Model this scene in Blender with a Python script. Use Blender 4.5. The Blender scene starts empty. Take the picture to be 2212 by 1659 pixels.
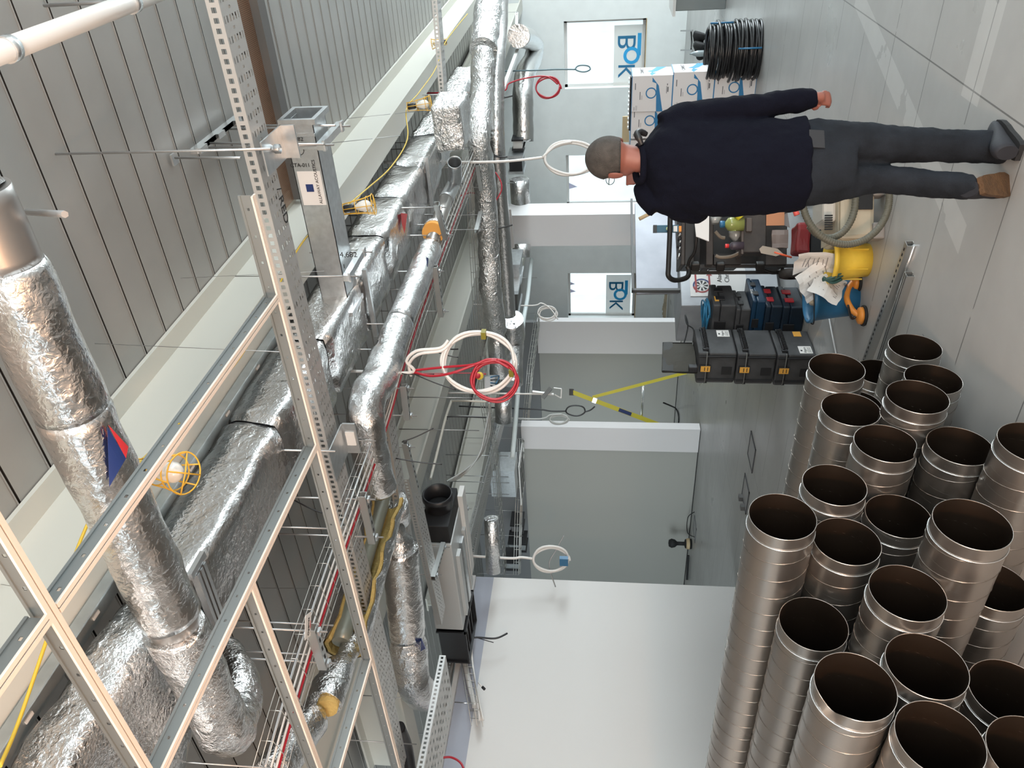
import bpy, bmesh, math, random
from mathutils import Vector as V, Matrix, noise
PI = math.pi
random.seed(7)
# ------------------------------------------------------------------ camera (photo taken in portrait and stored turned on its side)
F_PX, HCAM = 1680.0, 1.70
pit, rol, yaw = map(math.radians, (6.45, .69, 35.2))
FW = V((-math.sin(yaw)*math.cos(pit), math.cos(yaw)*math.cos(pit), math.sin(pit)))
_r0 = V((math.cos(yaw), math.sin(yaw), 0)); _u0 = _r0.cross(FW)
RT = math.cos(rol)*_r0 + math.sin(rol)*_u0
UP = -math.sin(rol)*_r0 + math.cos(rol)*_u0
CAM = V((0, 0, HCAM))
SC = bpy.context.scene
cd = bpy.data.cameras.new('camera'); cd.sensor_width = 36; cd.sensor_fit = 'HORIZONTAL'; cd.lens = F_PX/2212*36
cd.clip_start = .05; cd.clip_end = 200
cam = bpy.data.objects.new('camera', cd); SC.collection.objects.link(cam)
_m = Matrix((-UP, RT, -FW)).transposed().to_4x4(); _m.translation = CAM; cam.matrix_world = _m
SC.camera = cam
def P(X, Y, x=None, y=None, z=None, s=None):
    """point of the place seen at photo pixel X,Y that lies on one known plane"""
    d = FW + RT*(829.5-Y)/F_PX + UP*(1106-X)/F_PX
    if x is not None: t = x/d.x
    elif y is not None: t = y/d.y
    elif z is not None: t = (z-HCAM)/d.z
    else: t = s
    return CAM + d*t
# ------------------------------------------------------------------ light
w = bpy.data.worlds.new('world'); SC.world = w; w.use_nodes = True
bg = w.node_tree.nodes['Background']; bg.inputs[0].default_value = (.80, .93, 1, 1); bg.inputs[1].default_value = 2.3
def area(name, loc, to, sx, sy, power, col):
    l = bpy.data.lights.new(name, 'AREA'); l.shape = 'RECTANGLE'; l.size = sx; l.size_y = sy; l.energy = power; l.color = col
    o = bpy.data.objects.new(name, l); SC.collection.objects.link(o); o.location = loc
    o.rotation_euler = (V(to)-V(loc)).to_track_quat('-Z', 'Y').to_euler(); return o
def point(name, loc, r, power, col):
    l = bpy.data.lights.new(name, 'POINT'); l.shadow_soft_size = r; l.energy = power; l.color = col
    o = bpy.data.objects.new(name, l); SC.collection.objects.link(o); o.location = loc
COOL = (.86, .96, 1)
area('daylight_right_windows', (4.3, 5, 1.7), (-4, 6, 1.4), 12, 1.9, 330, COOL)
area('daylight_far_right_windows', (4.3, 14.3, 1.8), (-9, 13.5, 1.4), 6, 2.2, 950, COOL)
area('unseen_fill_back', (.8, -3.4, 1.9), (-5, 7, 1.9), 5, 1.6, 390, (1, .94, .87))  # unseen lamp added behind the camera to brighten the walls facing it
area('hidden_fill_near_bay', (-9.6, 2.2, 2.0), (-9.9, 10, .9), 3.4, 2.2, 120, COOL)  # added fill lamp, hidden by the left wall, for the near partition and floor
area('hidden_fill_second_bay', (-12.2, 11.5, 1.9), (-11.8, 15, 1.3), 3.2, 1.8, 55, COOL)  # second added fill, out of sight behind the near partition, lifts the far one
point('warm_flood_lamp', (-1.15, -.95, 1.15), .12, 260, (1, .54, .29))
SC.view_settings.view_transform = 'Standard'; SC.view_settings.look = 'None'
SC.view_settings.gamma = 1; SC.view_settings.use_curve_mapping = False
SC.view_settings.exposure = 0.0
# ------------------------------------------------------------------ materials
class Sk:                                    # tiny maths over node sockets
    def __init__(s, nt, o): s.nt, s.o = nt, o
    def _b(s, op, *a):
        n = s.nt.nodes.new('ShaderNodeMath'); n.operation = op
        for i, v in enumerate((s,)+a):
            if isinstance(v, Sk): s.nt.links.new(v.o, n.inputs[i])
            else: n.inputs[i].default_value = v
        return Sk(s.nt, n.outputs[0])
    def __add__(s, v): return s._b('ADD', v)
    def __sub__(s, v): return s._b('SUBTRACT', v)
    def __mul__(s, v): return s._b('MULTIPLY', v)
    def lt(s, v): return s._b('LESS_THAN', v)
    def gt(s, v): return s._b('GREATER_THAN', v)
    def fr(s): return s._b('FRACT')
    def ab(s): return s._b('ABSOLUTE')
    def mx(s, v): return s._b('MAXIMUM', v)
MATS = {}
def pr(name, col, rough=.5, metal=0, spec=None, bump=None, mottle=0, mscale=4, emit=None, trans=0, alpha=1, coat=0):
    if name in MATS: return MATS[name]
    m = bpy.data.materials.new(name); m.use_nodes = True; nt = m.node_tree; b = nt.nodes['Principled BSDF']
    b.inputs['Base Color'].default_value = (*col, 1); b.inputs['Roughness'].default_value = rough; b.inputs['Metallic'].default_value = metal
    if spec is not None: b.inputs['Specular IOR Level'].default_value = spec
    if trans: b.inputs['Transmission Weight'].default_value = trans
    if alpha < 1: b.inputs['Alpha'].default_value = alpha
    if coat: b.inputs['Coat Weight'].default_value = coat
    if emit: b.inputs['Emission Color'].default_value = (*emit[0], 1); b.inputs['Emission Strength'].default_value = emit[1]
    if mottle or bump:
        tc = nt.nodes.new('ShaderNodeTexCoord')
    if mottle:
        n = nt.nodes.new('ShaderNodeTexNoise'); n.inputs['Scale'].default_value = mscale; n.inputs['Detail'].default_value = 6
        nt.links.new(tc.outputs['Object'], n.inputs[0])
        r = nt.nodes.new('ShaderNodeMapRange'); r.inputs[1].default_value = .3; r.inputs[2].default_value = .7
        r.inputs[3].default_value = 1-mottle; r.inputs[4].default_value = 1+mottle
        nt.links.new(n.outputs[0], r.inputs[0])
        mx = nt.nodes.new('ShaderNodeVectorMath'); mx.operation = 'SCALE'; mx.inputs[0].default_value = col
        nt.links.new(r.outputs[0], mx.inputs['Scale']); nt.links.new(mx.outputs[0], b.inputs['Base Color'])
    if bump:
        sc, st = bump
        n = nt.nodes.new('ShaderNodeTexNoise'); n.inputs['Scale'].default_value = sc; n.inputs['Detail'].default_value = 4
        nt.links.new(tc.outputs['Object'], n.inputs[0])
        bp = nt.nodes.new('ShaderNodeBump'); bp.inputs['Strength'].default_value = st; bp.inputs['Distance'].default_value = .01
        nt.links.new(n.outputs[0], bp.inputs['Height']); nt.links.new(bp.outputs[0], b.inputs['Normal'])
    MATS[name] = m; return m
def uvxy(nt):
    tc = nt.nodes.new('ShaderNodeTexCoord'); sp = nt.nodes.new('ShaderNodeSeparateXYZ'); nt.links.new(tc.outputs['UV'], sp.inputs[0])
    return Sk(nt, sp.outputs[0]), Sk(nt, sp.outputs[1])
def oxyz(nt):
    tc = nt.nodes.new('ShaderNodeTexCoord'); sp = nt.nodes.new('ShaderNodeSeparateXYZ'); nt.links.new(tc.outputs['Object'], sp.inputs[0])
    return [Sk(nt, sp.outputs[i]) for i in range(3)], tc
def holes(m, mask):
    nt = m.node_tree; b = nt.nodes['Principled BSDF']; out = nt.nodes['Material Output']
    t = nt.nodes.new('ShaderNodeBsdfTransparent'); x = nt.nodes.new('ShaderNodeMixShader')
    nt.links.new(mask.o, x.inputs[0]); nt.links.new(b.outputs[0], x.inputs[1]); nt.links.new(t.outputs[0], x.inputs[2]); nt.links.new(x.outputs[0], out.inputs[0])
def foil(name, scale=9, strength=.6, base=(.83, .83, .84), rough=.2, dist=.012):
    m = pr(name, base, rough, 1); nt = m.node_tree; b = nt.nodes['Principled BSDF']
    tc = nt.nodes.new('ShaderNodeTexCoord')
    h = None
    for i, (s, k, t) in enumerate(((scale, 1, 'RIDGED_MULTIFRACTAL'), (scale*5, .5, 'FBM'))):
        n = nt.nodes.new('ShaderNodeTexNoise'); n.noise_type = t; n.inputs['Scale'].default_value = s; n.inputs['Detail'].default_value = 3
        n.inputs['Distortion'].default_value = .6
        nt.links.new(tc.outputs['Object'], n.inputs[0]); q = Sk(nt, n.outputs[0])*k; h = q if h is None else h+q
    bp = nt.nodes.new('ShaderNodeBump'); bp.inputs['Strength'].default_value = strength; bp.inputs['Distance'].default_value = dist
    nt.links.new(h.o, bp.inputs['Height']); nt.links.new(bp.outputs[0], b.inputs['Normal'])
    return m
FOIL = foil('aluminium_foil_wrap', 9, .75, (.70, .695, .69), .2); FOILC = foil('crumpled_foil_tape', 15, 1.0, (.72, .715, .71), .19)
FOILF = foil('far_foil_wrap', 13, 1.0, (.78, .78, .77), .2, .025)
GALV = pr('galvanised_steel', (.55, .57, .58), .34, .9, mottle=.1, mscale=25)
GALVB = pr('bright_galvanised_steel', (.72, .74, .75), .25, .95, mottle=.06, mscale=18)
ROD = pr('zinc_rod', (.42, .42, .42), .4, .8)
DECK = pr('galvanised_deck', (.325, .32, .305), .42, .35, mottle=.10, mscale=1.6)
DECKD = pr('deck_rib_gap', (.05, .045, .042), .8)
BEAMW = pr('cream_beam_paint', (.50, .49, .44), .5)
WALLW = pr('white_wall_paint', (.63, .62, .605), .65)
WALLG = pr('grey_green_wall_paint', (.40, .40, .37), .7)
WALLF = pr('window_wall_paint', (.74, .77, .76), .65, mottle=.03)
PIER = pr('pale_pier_paint', (.74, .72, .72), .6)
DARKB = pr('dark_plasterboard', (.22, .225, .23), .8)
PRIMER = pr('blue_grey_plasterboard', (.36, .38, .44), .8)
BLK = pr('black_plastic', (.016, .016, .018), .42)
BLKM = pr('black_matt', (.01, .01, .011), .7)
DUST = pr('dusty_black_plastic', (.045, .045, .047), .55, mottle=.35, mscale=9)
WHITEP = pr('white_plastic', (.64, .63, .61), .35)
REDC = pr('red_cable_sheath', (.40, .015, .03), .35)
YELC = pr('yellow_cable_sheath', (.62, .42, .04), .4)
YEL = pr('yellow_cage_wire', (.78, .45, .05), .4)
ORG = pr('orange_plastic', (.80, .28, .03), .45)
BLUEP = pr('blue_plastic', (.025, .14, .28), .4)
YELP = pr('yellow_plastic', (.75, .52, .06), .45, mottle=.08, mscale=12)
CARD = pr('white_carton', (.68, .655, .65), .6)
CBLUE = pr('carton_blue_print', (.02, .17, .36), .5)
INK = pr('black_marker_ink', (.01, .01, .01), .6)
PAPER = pr('white_paper', (.78, .76, .74), .6)
CREAM = pr('cream_plastic', (.44, .38, .28), .5, mottle=.06, mscale=10)
WOOD = pr('pale_wood', (.55, .42, .25), .6)
BRNI = pr('mineral_wool', (.42, .30, .10), .9, bump=(60, .8), mottle=.15, mscale=20)
TAPEO = pr('orange_insulation_edge', (.75, .36, .08), .8)
GLASS = pr('lamp_glass', (.9, .9, .88), .08, trans=.55)
NAVY = pr('navy_jumper', (.0025, .003, .008), .95, spec=.15, bump=(180, .3))
JEAN = pr('dark_denim', (.013, .016, .021), .9, spec=.2, bump=(220, .35), mottle=.35, mscale=7)
SKIN = pr('skin', (.24, .085, .06), .5, mottle=.06, mscale=14)
HAIR = pr('short_grey_brown_hair', (.07, .062, .055), .85, bump=(260, .9), mottle=.3, mscale=30)
REDB = pr('red_label', (.5, .03, .04), .5)
NBLUE = pr('navy_label', (.01, .03, .14), .5)
# perforated sheets
TRAY = pr('slotted_tray_steel', (.50, .50, .49), .42, .6)
u, v = uvxy(TRAY.node_tree)      # v: 0..1 flange, 2..3 base ; u metres
fl = ((u*28).fr()-.5).ab().lt(.27)*((v-.5).ab().lt(.2))
bs = (((u*14).fr()-.28).ab().lt(.17))*((((v-2)*6).fr()-.5).ab().lt(.20))*(v.gt(2.08))*(v.lt(2.92))
rd = (((u*14).fr()-.76).ab().lt(.075))*((v-2.5).ab().lt(.05))
holes(TRAY, fl.mx(bs).mx(rd))
PERF = pr('perforated_brown_sheet', (.26, .155, .10), .5, .5)
u, v = uvxy(PERF.node_tree)
holes(PERF, (((u*90).fr()-.5).ab().lt(.22))*(((v*90).fr()-.5).ab().lt(.22)))
TBS = pr('tbar_web_steel', (.27, .29, .29), .45, .75)
u, v = uvxy(TBS.node_tree)
_nt = TBS.node_tree
holes(TBS, (((u*12).fr()-.5).ab().lt(.05))*((v-.6).ab().lt(.08)))
# spiral duct steel: seams run round the tube
def spiralmat(name, col, rough, pitch=.075):
    m = pr(name, col, rough, .95); nt = m.node_tree; b = nt.nodes['Principled BSDF']
    u, v = uvxy(nt)
    t = ((u*(1/pitch)+v).fr()-.5).ab()
    rg = t.lt(.035)
    n = nt.nodes.new('ShaderNodeTexNoise'); n.inputs['Scale'].default_value = 6
    tc = nt.nodes.new('ShaderNodeTexCoord'); nt.links.new(tc.outputs['Object'], n.inputs[0])
    rr = Sk(nt, n.outputs[0])*.25+(rough-.1); nt.links.new(rr.o, b.inputs['Roughness'])
    bp = nt.nodes.new('ShaderNodeBump'); bp.inputs['Strength'].default_value = .8; bp.inputs['Distance'].default_value = .004
    nt.links.new(rg.o, bp.inputs['Height']); nt.links.new(bp.outputs[0], b.inputs['Normal'])
    return m
SPIR = spiralmat('spiral_seam_steel', (.46, .43, .40), .30)
SPIN = pr('duct_inside_shade', (.075, .055, .042), .42, .85)  # near-black colour paints the unlit shade inside the ducts
# floor
FLOOR = pr('raised_floor_board', (.42, .42, .41), .5)
nt = FLOOR.node_tree; b = nt.nodes['Principled BSDF']; (x, y, z), tc = oxyz(nt)
def nz(scale, det=5, vec=None):
    n = nt.nodes.new('ShaderNodeTexNoise'); n.inputs['Scale'].default_value = scale; n.inputs['Detail'].default_value = det
    nt.links.new(vec or tc.outputs['Object'], n.inputs[0]); return Sk(nt, n.outputs[0])
big = nz(.8); fine = nz(7); 
seam = ((((y-5.11)*(1/.6)+.5).fr()-.5).ab().lt(.006)) * (nz(1.3).gt(.42))
sx = (((x+1.07)*(1/1.2)+.5).fr()-.5).ab().lt(.0022)
near = ((x+1.07).ab().lt(.004))*(y.lt(7.2))
lines = seam.mx(sx*(nz(.9).gt(.55))).mx(near)
chalk1 = ((y-3.93).ab().lt(.10))*(x.gt(-1.12))
t1 = (x+1.0)+((y-6.0)*-.28)
chalk2 = (t1.ab().lt(.075))*(y.gt(3.6))*(y.lt(7.0))
chalk = chalk1.mx(chalk2)*(nz(3.5).gt(.40))
val = (big-.5)*.12+(fine-.5)*.07+.43
val = val+chalk*.10
val = val-lines*.26
cc = nt.nodes.new('ShaderNodeCombineColor')
nt.links.new((val*1.0).o, cc.inputs[0]); nt.links.new((val*1.0).o, cc.inputs[1]); nt.links.new((val*.975).o, cc.inputs[2]); nt.links.new(cc.outputs[0], b.inputs['Base Color'])
ro = (nz(1.1)*.45)+.12; nt.links.new(ro.o, b.inputs['Roughness'])
# ------------------------------------------------------------------ mesh helpers
OFF = {}
def T(name, label, cat, loc=(0, 0, 0), group=None, kind=None):
    o = bpy.data.objects.new(name, None); SC.collection.objects.link(o); o.location = loc; o.empty_display_size = .05
    o['label'] = label; o['category'] = cat
    if group: o['group'] = group
    if kind: o['kind'] = kind
    OFF[o] = V(loc); return o
class B:
    def __init__(s): s.bm = bmesh.new(); s.uv = s.bm.loops.layers.uv.new('UVMap'); s.n = 0
    def quad(s, pts, uvs=None, mi=0):
        f = s.bm.faces.new([s.bm.verts.new(p) for p in pts]); f.material_index = mi
        if uvs:
            for l, q in zip(f.loops, uvs): l[s.uv].uv = q
        return s
    def box(s, a, b_, M=None, mi=0):
        x0, y0, z0 = a; x1, y1, z1 = b_
        vs = [V((x, y, z)) for x in (x0, x1) for y in (y0, y1) for z in (z0, z1)]
        if M is not None: vs = [M @ q for q in vs]
        vv = [s.bm.verts.new(q) for q in vs]
        for f in ((0, 1, 3, 2), (4, 6, 7, 5), (0, 4, 5, 1), (2, 3, 7, 6), (0, 2, 6, 4), (1, 5, 7, 3)):
            s.bm.faces.new([vv[i] for i in f]).material_index = mi
        return s
    def cbox(s, c, d, M=None, mi=0):
        c, d = V(c), V(d)/2; return s.box(c-d, c+d, M, mi)
    def bar(s, p0, p1, w_, h_, up=(0, 0, 1), mi=0):
        p0, p1 = V(p0), V(p1); t = (p1-p0); L = t.length; t.normalize(); a = V(up).cross(t)
        if a.length < 1e-4: a = V((1, 0, 0)).cross(t)
        a.normalize(); c = t.cross(a); M = Matrix((t, a, c)).transposed().to_4x4(); M.translation = p0
        return s.box((0, -w_/2, -h_/2), (L, w_/2, h_/2), M, mi)
    def tube(s, pts, r, n=8, cap=True, mi=0, jit=0, uvl=False, js=6, sx=1.0):
        pts = [V(p) for p in pts]; rs = r if isinstance(r, (list, tuple)) else [r]*len(pts)
        rings = []; a = None; L = 0; us = []
        for i, p in enumerate(pts):
            t = (pts[min(i+1, len(pts)-1)]-pts[max(i-1, 0)]).normalized()
            if a is None:
                a = V((0, 0, 1)).cross(t)
                if a.length < .05: a = V((0, 1, 0)).cross(t)
            a = (a-t*a.dot(t)).normalized(); c = t.cross(a)
            if i: L += (p-pts[i-1]).length
            us.append(L); ring = []
            for k in range(n):
                th = 2*PI*k/n; d = a*math.cos(th)*sx+c*math.sin(th); rr = rs[i]
                q = p+d*rr
                if jit: q = q+d*(noise.noise(q*js)*jit+noise.noise(q*js*3.1)*jit*.4)
                ring.append(s.bm.verts.new(q))
            rings.append(ring)
        for i in range(len(rings)-1):
            for k in range(n):
                k2 = (k+1) % n
                f = s.bm.faces.new((rings[i][k], rings[i][k2], rings[i+1][k2], rings[i+1][k])); f.material_index = mi; f.smooth = True
                if uvl:
                    for l, q in zip(f.loops, ((us[i], k/n), (us[i], (k+1)/n), (us[i+1], (k+1)/n), (us[i+1], k/n))): l[s.uv].uv = q
        if cap:
            for rg in (rings[0][::-1], rings[-1]):
                f = s.bm.faces.new(rg); f.material_index = mi
        return s
    def lathe(s, prof, M=None, n=24, mi=0):            # prof: list of (r, z)
        M = M or Matrix.Identity(4); rings = []
        for r, z in prof: rings.append([s.bm.verts.new(M @ V((max(r, 1e-4)*math.cos(2*PI*k/n), max(r, 1e-4)*math.sin(2*PI*k/n), z))) for k in range(n)])
        for i in range(len(rings)-1):
            for k in range(n):
                f = s.bm.faces.new((rings[i][k], rings[i][(k+1) % n], rings[i+1][(k+1) % n], rings[i+1][k])); f.smooth = True; f.material_index = mi
        return s
    def prism(s, poly, d, M=None, mi=0):               # poly in local xy, extruded along local z
        M = M or Matrix.Identity(4)
        a = [s.bm.verts.new(M @ V((x, y, 0))) for x, y in poly]; c = [s.bm.verts.new(M @ V((x, y, d))) for x, y in poly]; n = len(poly)
        s.bm.faces.new(a[::-1]).material_index = mi; s.bm.faces.new(c).material_index = mi
        for i in range(n): s.bm.faces.new((a[i], a[(i+1) % n], c[(i+1) % n], c[i])).material_index = mi
        return s
    def loft(s, secs, mi=0, cap=True, n=20):          # secs: (centre, a-vector, b-vector)
        rings = [[s.bm.verts.new(V(c)+V(a)*math.cos(2*PI*k/n)+V(b_)*math.sin(2*PI*k/n)) for k in range(n)] for c, a, b_ in secs]
        for i in range(len(rings)-1):
            for k in range(n):
                f = s.bm.faces.new((rings[i][k], rings[i][(k+1) % n], rings[i+1][(k+1) % n], rings[i+1][k])); f.smooth = True; f.material_index = mi
        if cap: s.bm.faces.new(rings[0][::-1]); s.bm.faces.new(rings[-1])
        return s
    def ob(s, name, mat, parent=None, kind=None, label=None, bevel=0, solid=0, wob=None):
        if wob:                                           # gentle surface irregularity
            bmesh.ops.subdivide_edges(s.bm, edges=s.bm.edges[:], cuts=wob[2] if len(wob) > 2 else 3, use_grid_fill=True)
            for q in s.bm.verts: q.co += V(noise.noise_vector(q.co*wob[1]))*wob[0]
        off = V((0, 0, 0)); p = parent
        while p is not None: off = OFF.get(p, V((0, 0, 0))); break
        bmesh.ops.recalc_face_normals(s.bm, faces=s.bm.faces[:])
        bmesh.ops.translate(s.bm, verts=s.bm.verts[:], vec=-off)
        me = bpy.data.meshes.new(name); s.bm.to_mesh(me); s.bm.free()
        for m in (mat if isinstance(mat, (list, tuple)) else [mat]): me.materials.append(m)
        o = bpy.data.objects.new(name, me); SC.collection.objects.link(o); OFF[o] = off
        if parent is not None: o.parent = parent
        if kind: o['kind'] = kind
        if label: o['label'] = label
        if bevel:
            md = o.modifiers.new('bevel', 'BEVEL'); md.width = bevel; md.segments = 2; md.limit_method = 'ANGLE'
        if solid:
            md = o.modifiers.new('solid', 'SOLIDIFY'); md.thickness = solid; md.offset = 0
        return o
def tag(o, label, cat, group=None, kind=None):
    o['label'] = label; o['category'] = cat
    if group: o['group'] = group
    if kind: o['kind'] = kind
    return o
def text(body, org, right, up, size, mat, parent, name='lettering', align='LEFT', mirror=False, font_sx=1):
    c = bpy.data.curves.new(name, 'FONT'); c.body = body; c.size = size; c.align_x = align; c.extrude = .0006; c.materials.append(mat)
    tmp = bpy.data.objects.new('tmp', c); SC.collection.objects.link(tmp)
    me = bpy.data.meshes.new_from_object(tmp); bpy.data.objects.remove(tmp)
    o = bpy.data.objects.new(name, me); SC.collection.objects.link(o)
    r = V(right).normalized(); u = V(up); u = (u-r*u.dot(r)).normalized(); n = r.cross(u)
    M = Matrix((r*font_sx*(-1 if mirror else 1), u, n)).transposed().to_4x4(); M.translation = V(org)-OFF.get(parent, V((0, 0, 0)))
    o.parent = parent; o.matrix_local = M; OFF[o] = V(org); return o
def frame(org, right, up):                                # local xy on a surface, z off it
    r = V(right).normalized(); u = V(up); u = (u-r*u.dot(r)).normalized(); n = r.cross(u)
    M = Matrix((r, u, n)).transposed().to_4x4(); M.translation = V(org); return M
def copy_tree(o, loc, parent=None, label=None):
    c = o.copy(); SC.collection.objects.link(c)
    if parent is not None: c.parent = parent
    else: c.location = loc
    if label: c['label'] = label
    OFF[c] = V(loc) if parent is None else OFF[parent]
    for ch in [q for q in bpy.data.objects if q.parent == o]: copy_tree(ch, loc, c)
    return c
def catm(pts, k=8):
    pts = [V(p) for p in pts]; q = [pts[0]]+pts+[pts[-1]]; out = []
    for i in range(1, len(q)-2):
        for j in range(k):
            t = j/k; a, b_, c, d = q[i-1], q[i], q[i+1], q[i+2]
            out.append(.5*((2*b_)+(c-a)*t+(2*a-5*b_+4*c-d)*t*t+(3*b_-a-3*c+d)*t**3))
    out.append(pts[-1]); return out
def seg(a, b_, n=12):
    a, b_ = V(a), V(b_); return [a.lerp(b_, i/n) for i in range(n+1)]
# ================================================================== STRUCTURE
ZD = 4.0; YW = 17.8; XR = 4.6
B().box((-18, -3.6, -.1), (XR, YW+.3, 0)).ob('floor', FLOOR, kind='structure')
# ceiling: ribbed steel deck, ribs run along x
b = B(); y = -3.6+.09
k = 0
while y < YW+.2:
    y2 = y+.214
    b.quad([(-18, y+.011, ZD), (XR, y+.011, ZD), (XR, y2-.011, ZD), (-18, y2-.011, ZD)], mi=0)
    b.quad([(-18, y+.011, ZD), (-18, y+.028, ZD+.055), (XR, y+.028, ZD+.055), (XR, y+.011, ZD)], mi=1)
    b.quad([(-18, y2-.011, ZD), (XR, y2-.011, ZD), (XR, y2-.028, ZD+.055), (-18, y2-.028, ZD+.055)], mi=1)
    b.quad([(-18, y2-.03, ZD+.055), (XR, y2-.03, ZD+.055), (XR, y2+.03, ZD+.055), (-18, y2+.03, ZD+.055)], mi=1)
    b.box((-18, y2-.009, ZD-.004), (XR, y2-.004, ZD+.01), mi=0)
    y = y2
b.box((-18, -3.6, ZD+.06), (XR, YW+.3, ZD+.12))
b.ob('ceiling', [DECK, DECKD], kind='structure')
# walls
def wallbox(name, a, c, m, bevel=0): return B().box(a, c).ob(name, m, kind='structure', bevel=bevel)
b = B().box((-7.76, -3.6, 0), (-7.6, 6.54, 3.0), mi=0).box((-7.76, -3.6, 3.0), (-7.6, 6.54, 3.27), mi=1)
b.ob('wall_left', [WALLW, PRIMER], kind='structure')
# stub partitions with a pale boxed-in end and grey plastered face
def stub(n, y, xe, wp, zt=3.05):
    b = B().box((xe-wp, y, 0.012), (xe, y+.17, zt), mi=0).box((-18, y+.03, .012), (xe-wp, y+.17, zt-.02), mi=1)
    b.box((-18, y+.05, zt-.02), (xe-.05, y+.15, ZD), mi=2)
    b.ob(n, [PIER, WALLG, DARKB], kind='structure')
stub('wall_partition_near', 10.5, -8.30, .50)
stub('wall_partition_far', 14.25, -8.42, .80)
for i, (yy, x0) in enumerate(((10.5, -8.8), (14.25, -9.2))):
    B().box((-18, yy+.02, 0), (x0+.45, yy+.032, .012)).ob('trim_%d' % (i+1), BLKM, kind='structure')
wallbox('wall_far_left', (-18.2, -3.6, 0), (-18, YW+.3, ZD), WALLG)
# window wall with three openings
WZ0, WZ1 = .83, 2.55
wins = []
for (ya, yb) in ((43, 190), (334, 446), (590, 688)):
    wins.append((P(1300, yb, y=YW).x, P(1300, ya, y=YW).x))
xs = [-18]
b = B()
edges = sorted(wins)
px_ = -18
for x0, x1 in edges:
    b.box((px_, YW, 0), (x0, YW+.28, ZD)); px_ = x1
    b.box((x0, YW, 0), (x1, YW+.28, WZ0)); b.box((x0, YW, WZ1), (x1, YW+.28, ZD))
b.box((px_, YW, 0), (XR+.2, YW+.28, ZD))
b.ob('wall_far', WALLF, kind='structure')
wn = []
GL = pr('window_glass', (.92, .97, .97), .02, alpha=.12)
for i, (x0, x1) in enumerate(wins):
    b = B()
    for a, c in (((x0, 0, WZ0), (x0+.06, 0, WZ1)), ((x1-.06, 0, WZ0), (x1, 0, WZ1)), ((x0, 0, WZ0), (x1, 0, WZ0+.06)), ((x0, 0, WZ1-.06), (x1, 0, WZ1))):
        b.box((a[0], YW+.16, a[2]), (c[0], YW+.22, c[2]))
    o = b.ob('window_%d' % (i+1), WHITEP, kind='structure'); wn.append(o)
    B().box((x0+.06, YW+.185, WZ0+.06), (x1-.06, YW+.191, WZ1-.06)).ob('window_pane', GL, o)
    B().box((x0, YW-.02, WZ0-.018), (x1, YW+.16, WZ0)).ob('window_sill', WOOD if i != 1 else WHITEP, o)
    l = bpy.data.lights.new('window_portal', 'AREA'); l.shape = 'RECTANGLE'; l.size = x1-x0; l.size_y = WZ1-WZ0; l.cycles.is_portal = True
    lo = bpy.data.objects.new('window_portal', l); SC.collection.objects.link(lo); lo.location = ((x0+x1)/2, YW+.3, (WZ0+WZ1)/2); lo.rotation_euler = (-PI/2, 0, 0)
# posters on the window glass (seen from behind: lettering is mirrored)
PB1 = pr('poster_blue', (.02, .17, .33), .5); PB2 = pr('poster_light_blue', (.03, .38, .75), .5)
PBW = pr('poster_sheet', (.80, .78, .74), .6, alpha=.62)
def poster(i, ya, yb, xa, xb, label):
    x1 = P(1350, ya, y=YW+.14).x; x0 = P(1350, yb, y=YW+.14).x; z1 = P(xa, (ya+yb)/2, y=YW+.14).z; z0 = P(xb, (ya+yb)/2, y=YW+.14).z
    t = T('window_sign', label, 'sign', ((x0+x1)/2, YW+.14, z0), 'printed signs standing in the windows')
    B().box((x0, YW+.14, z0), (x1, YW+.15, z1)).ob('sign_board', PBW, t)
    W, H = x1-x0, z1-z0; yf = YW+.137
    text('B', (x1-W*.13, yf, z0+H*.30), (1, 0, 0), (0, 0, 1), H*.85, PB1, t, mirror=True, font_sx=1.1)
    text('K', (x0+W*.40, yf, z0+H*.30), (1, 0, 0), (0, 0, 1), H*.80, PB1, t, mirror=True, font_sx=1.0)
    cx, cz, R = x0+W*.52, z0+H*.42, H*.27
    b = B(); n = 28
    for k in range(n):
        a0, a1 = 2*PI*k/n, 2*PI*(k+1)/n
        b.quad([(cx+R*math.cos(a0), yf-.004, cz+R*math.sin(a0)), (cx+R*math.cos(a1), yf-.004, cz+R*math.sin(a1)), (cx+R*.62*math.cos(a1), yf-.004, cz+R*.62*math.sin(a1)), (cx+R*.62*math.cos(a0), yf-.004, cz+R*.62*math.sin(a0))])
    b.box((cx, yf-.006, z0+H*.12), (x1-W*.13, yf-.002, z0+H*.24)); b.ob('logo_ring', PB2, t)
poster(0, 54, 189, 1326, 1392, 'white site sign with mirrored blue lettering in the window at the right end')
poster(2, 594, 680, 1309, 1362, 'white site sign with mirrored blue lettering in the window left of the column')
# purple pennants outside behind the left windows
for (X, Y) in ((1232, 612), (1234, 628), (1236, 402)):
    p = P(X-4, Y, y=YW+.30); t = B().quad([p+V((-.08, 0, .06)), p+V((.08, 0, .03)), p+V((-.02, 0, -.17))]).box((p.x-.003, p.y-.003, p.z+.03), (p.x+.003, p.y+.003, WZ1+.05)).ob('pennant', pr('lilac_bunting', (.42, .38, .55), .7), solid=.004)
    tag(t, {612: 'upper lilac bunting pennant outside the window left of the column', 628: 'lower lilac bunting pennant outside the window left of the column', 402: 'lilac bunting pennant outside the window beside the man'}[Y], 'pennant', 'bunting outside the windows')
FAC = pr('pale_facade', (.86, .90, .90), .8, mottle=.1, mscale=.7)
b = B().box((-26, YW+16, -1), (4, YW+17, 3.4))
for k in range(9): b.box((-25+k*3.1, YW+15.6, -1), (-24.7+k*3.1, YW+16, 3.6))
tag(b.ob('neighbouring_facade', FAC), 'pale hazy building facade across the street outside the windows', 'building')
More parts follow.
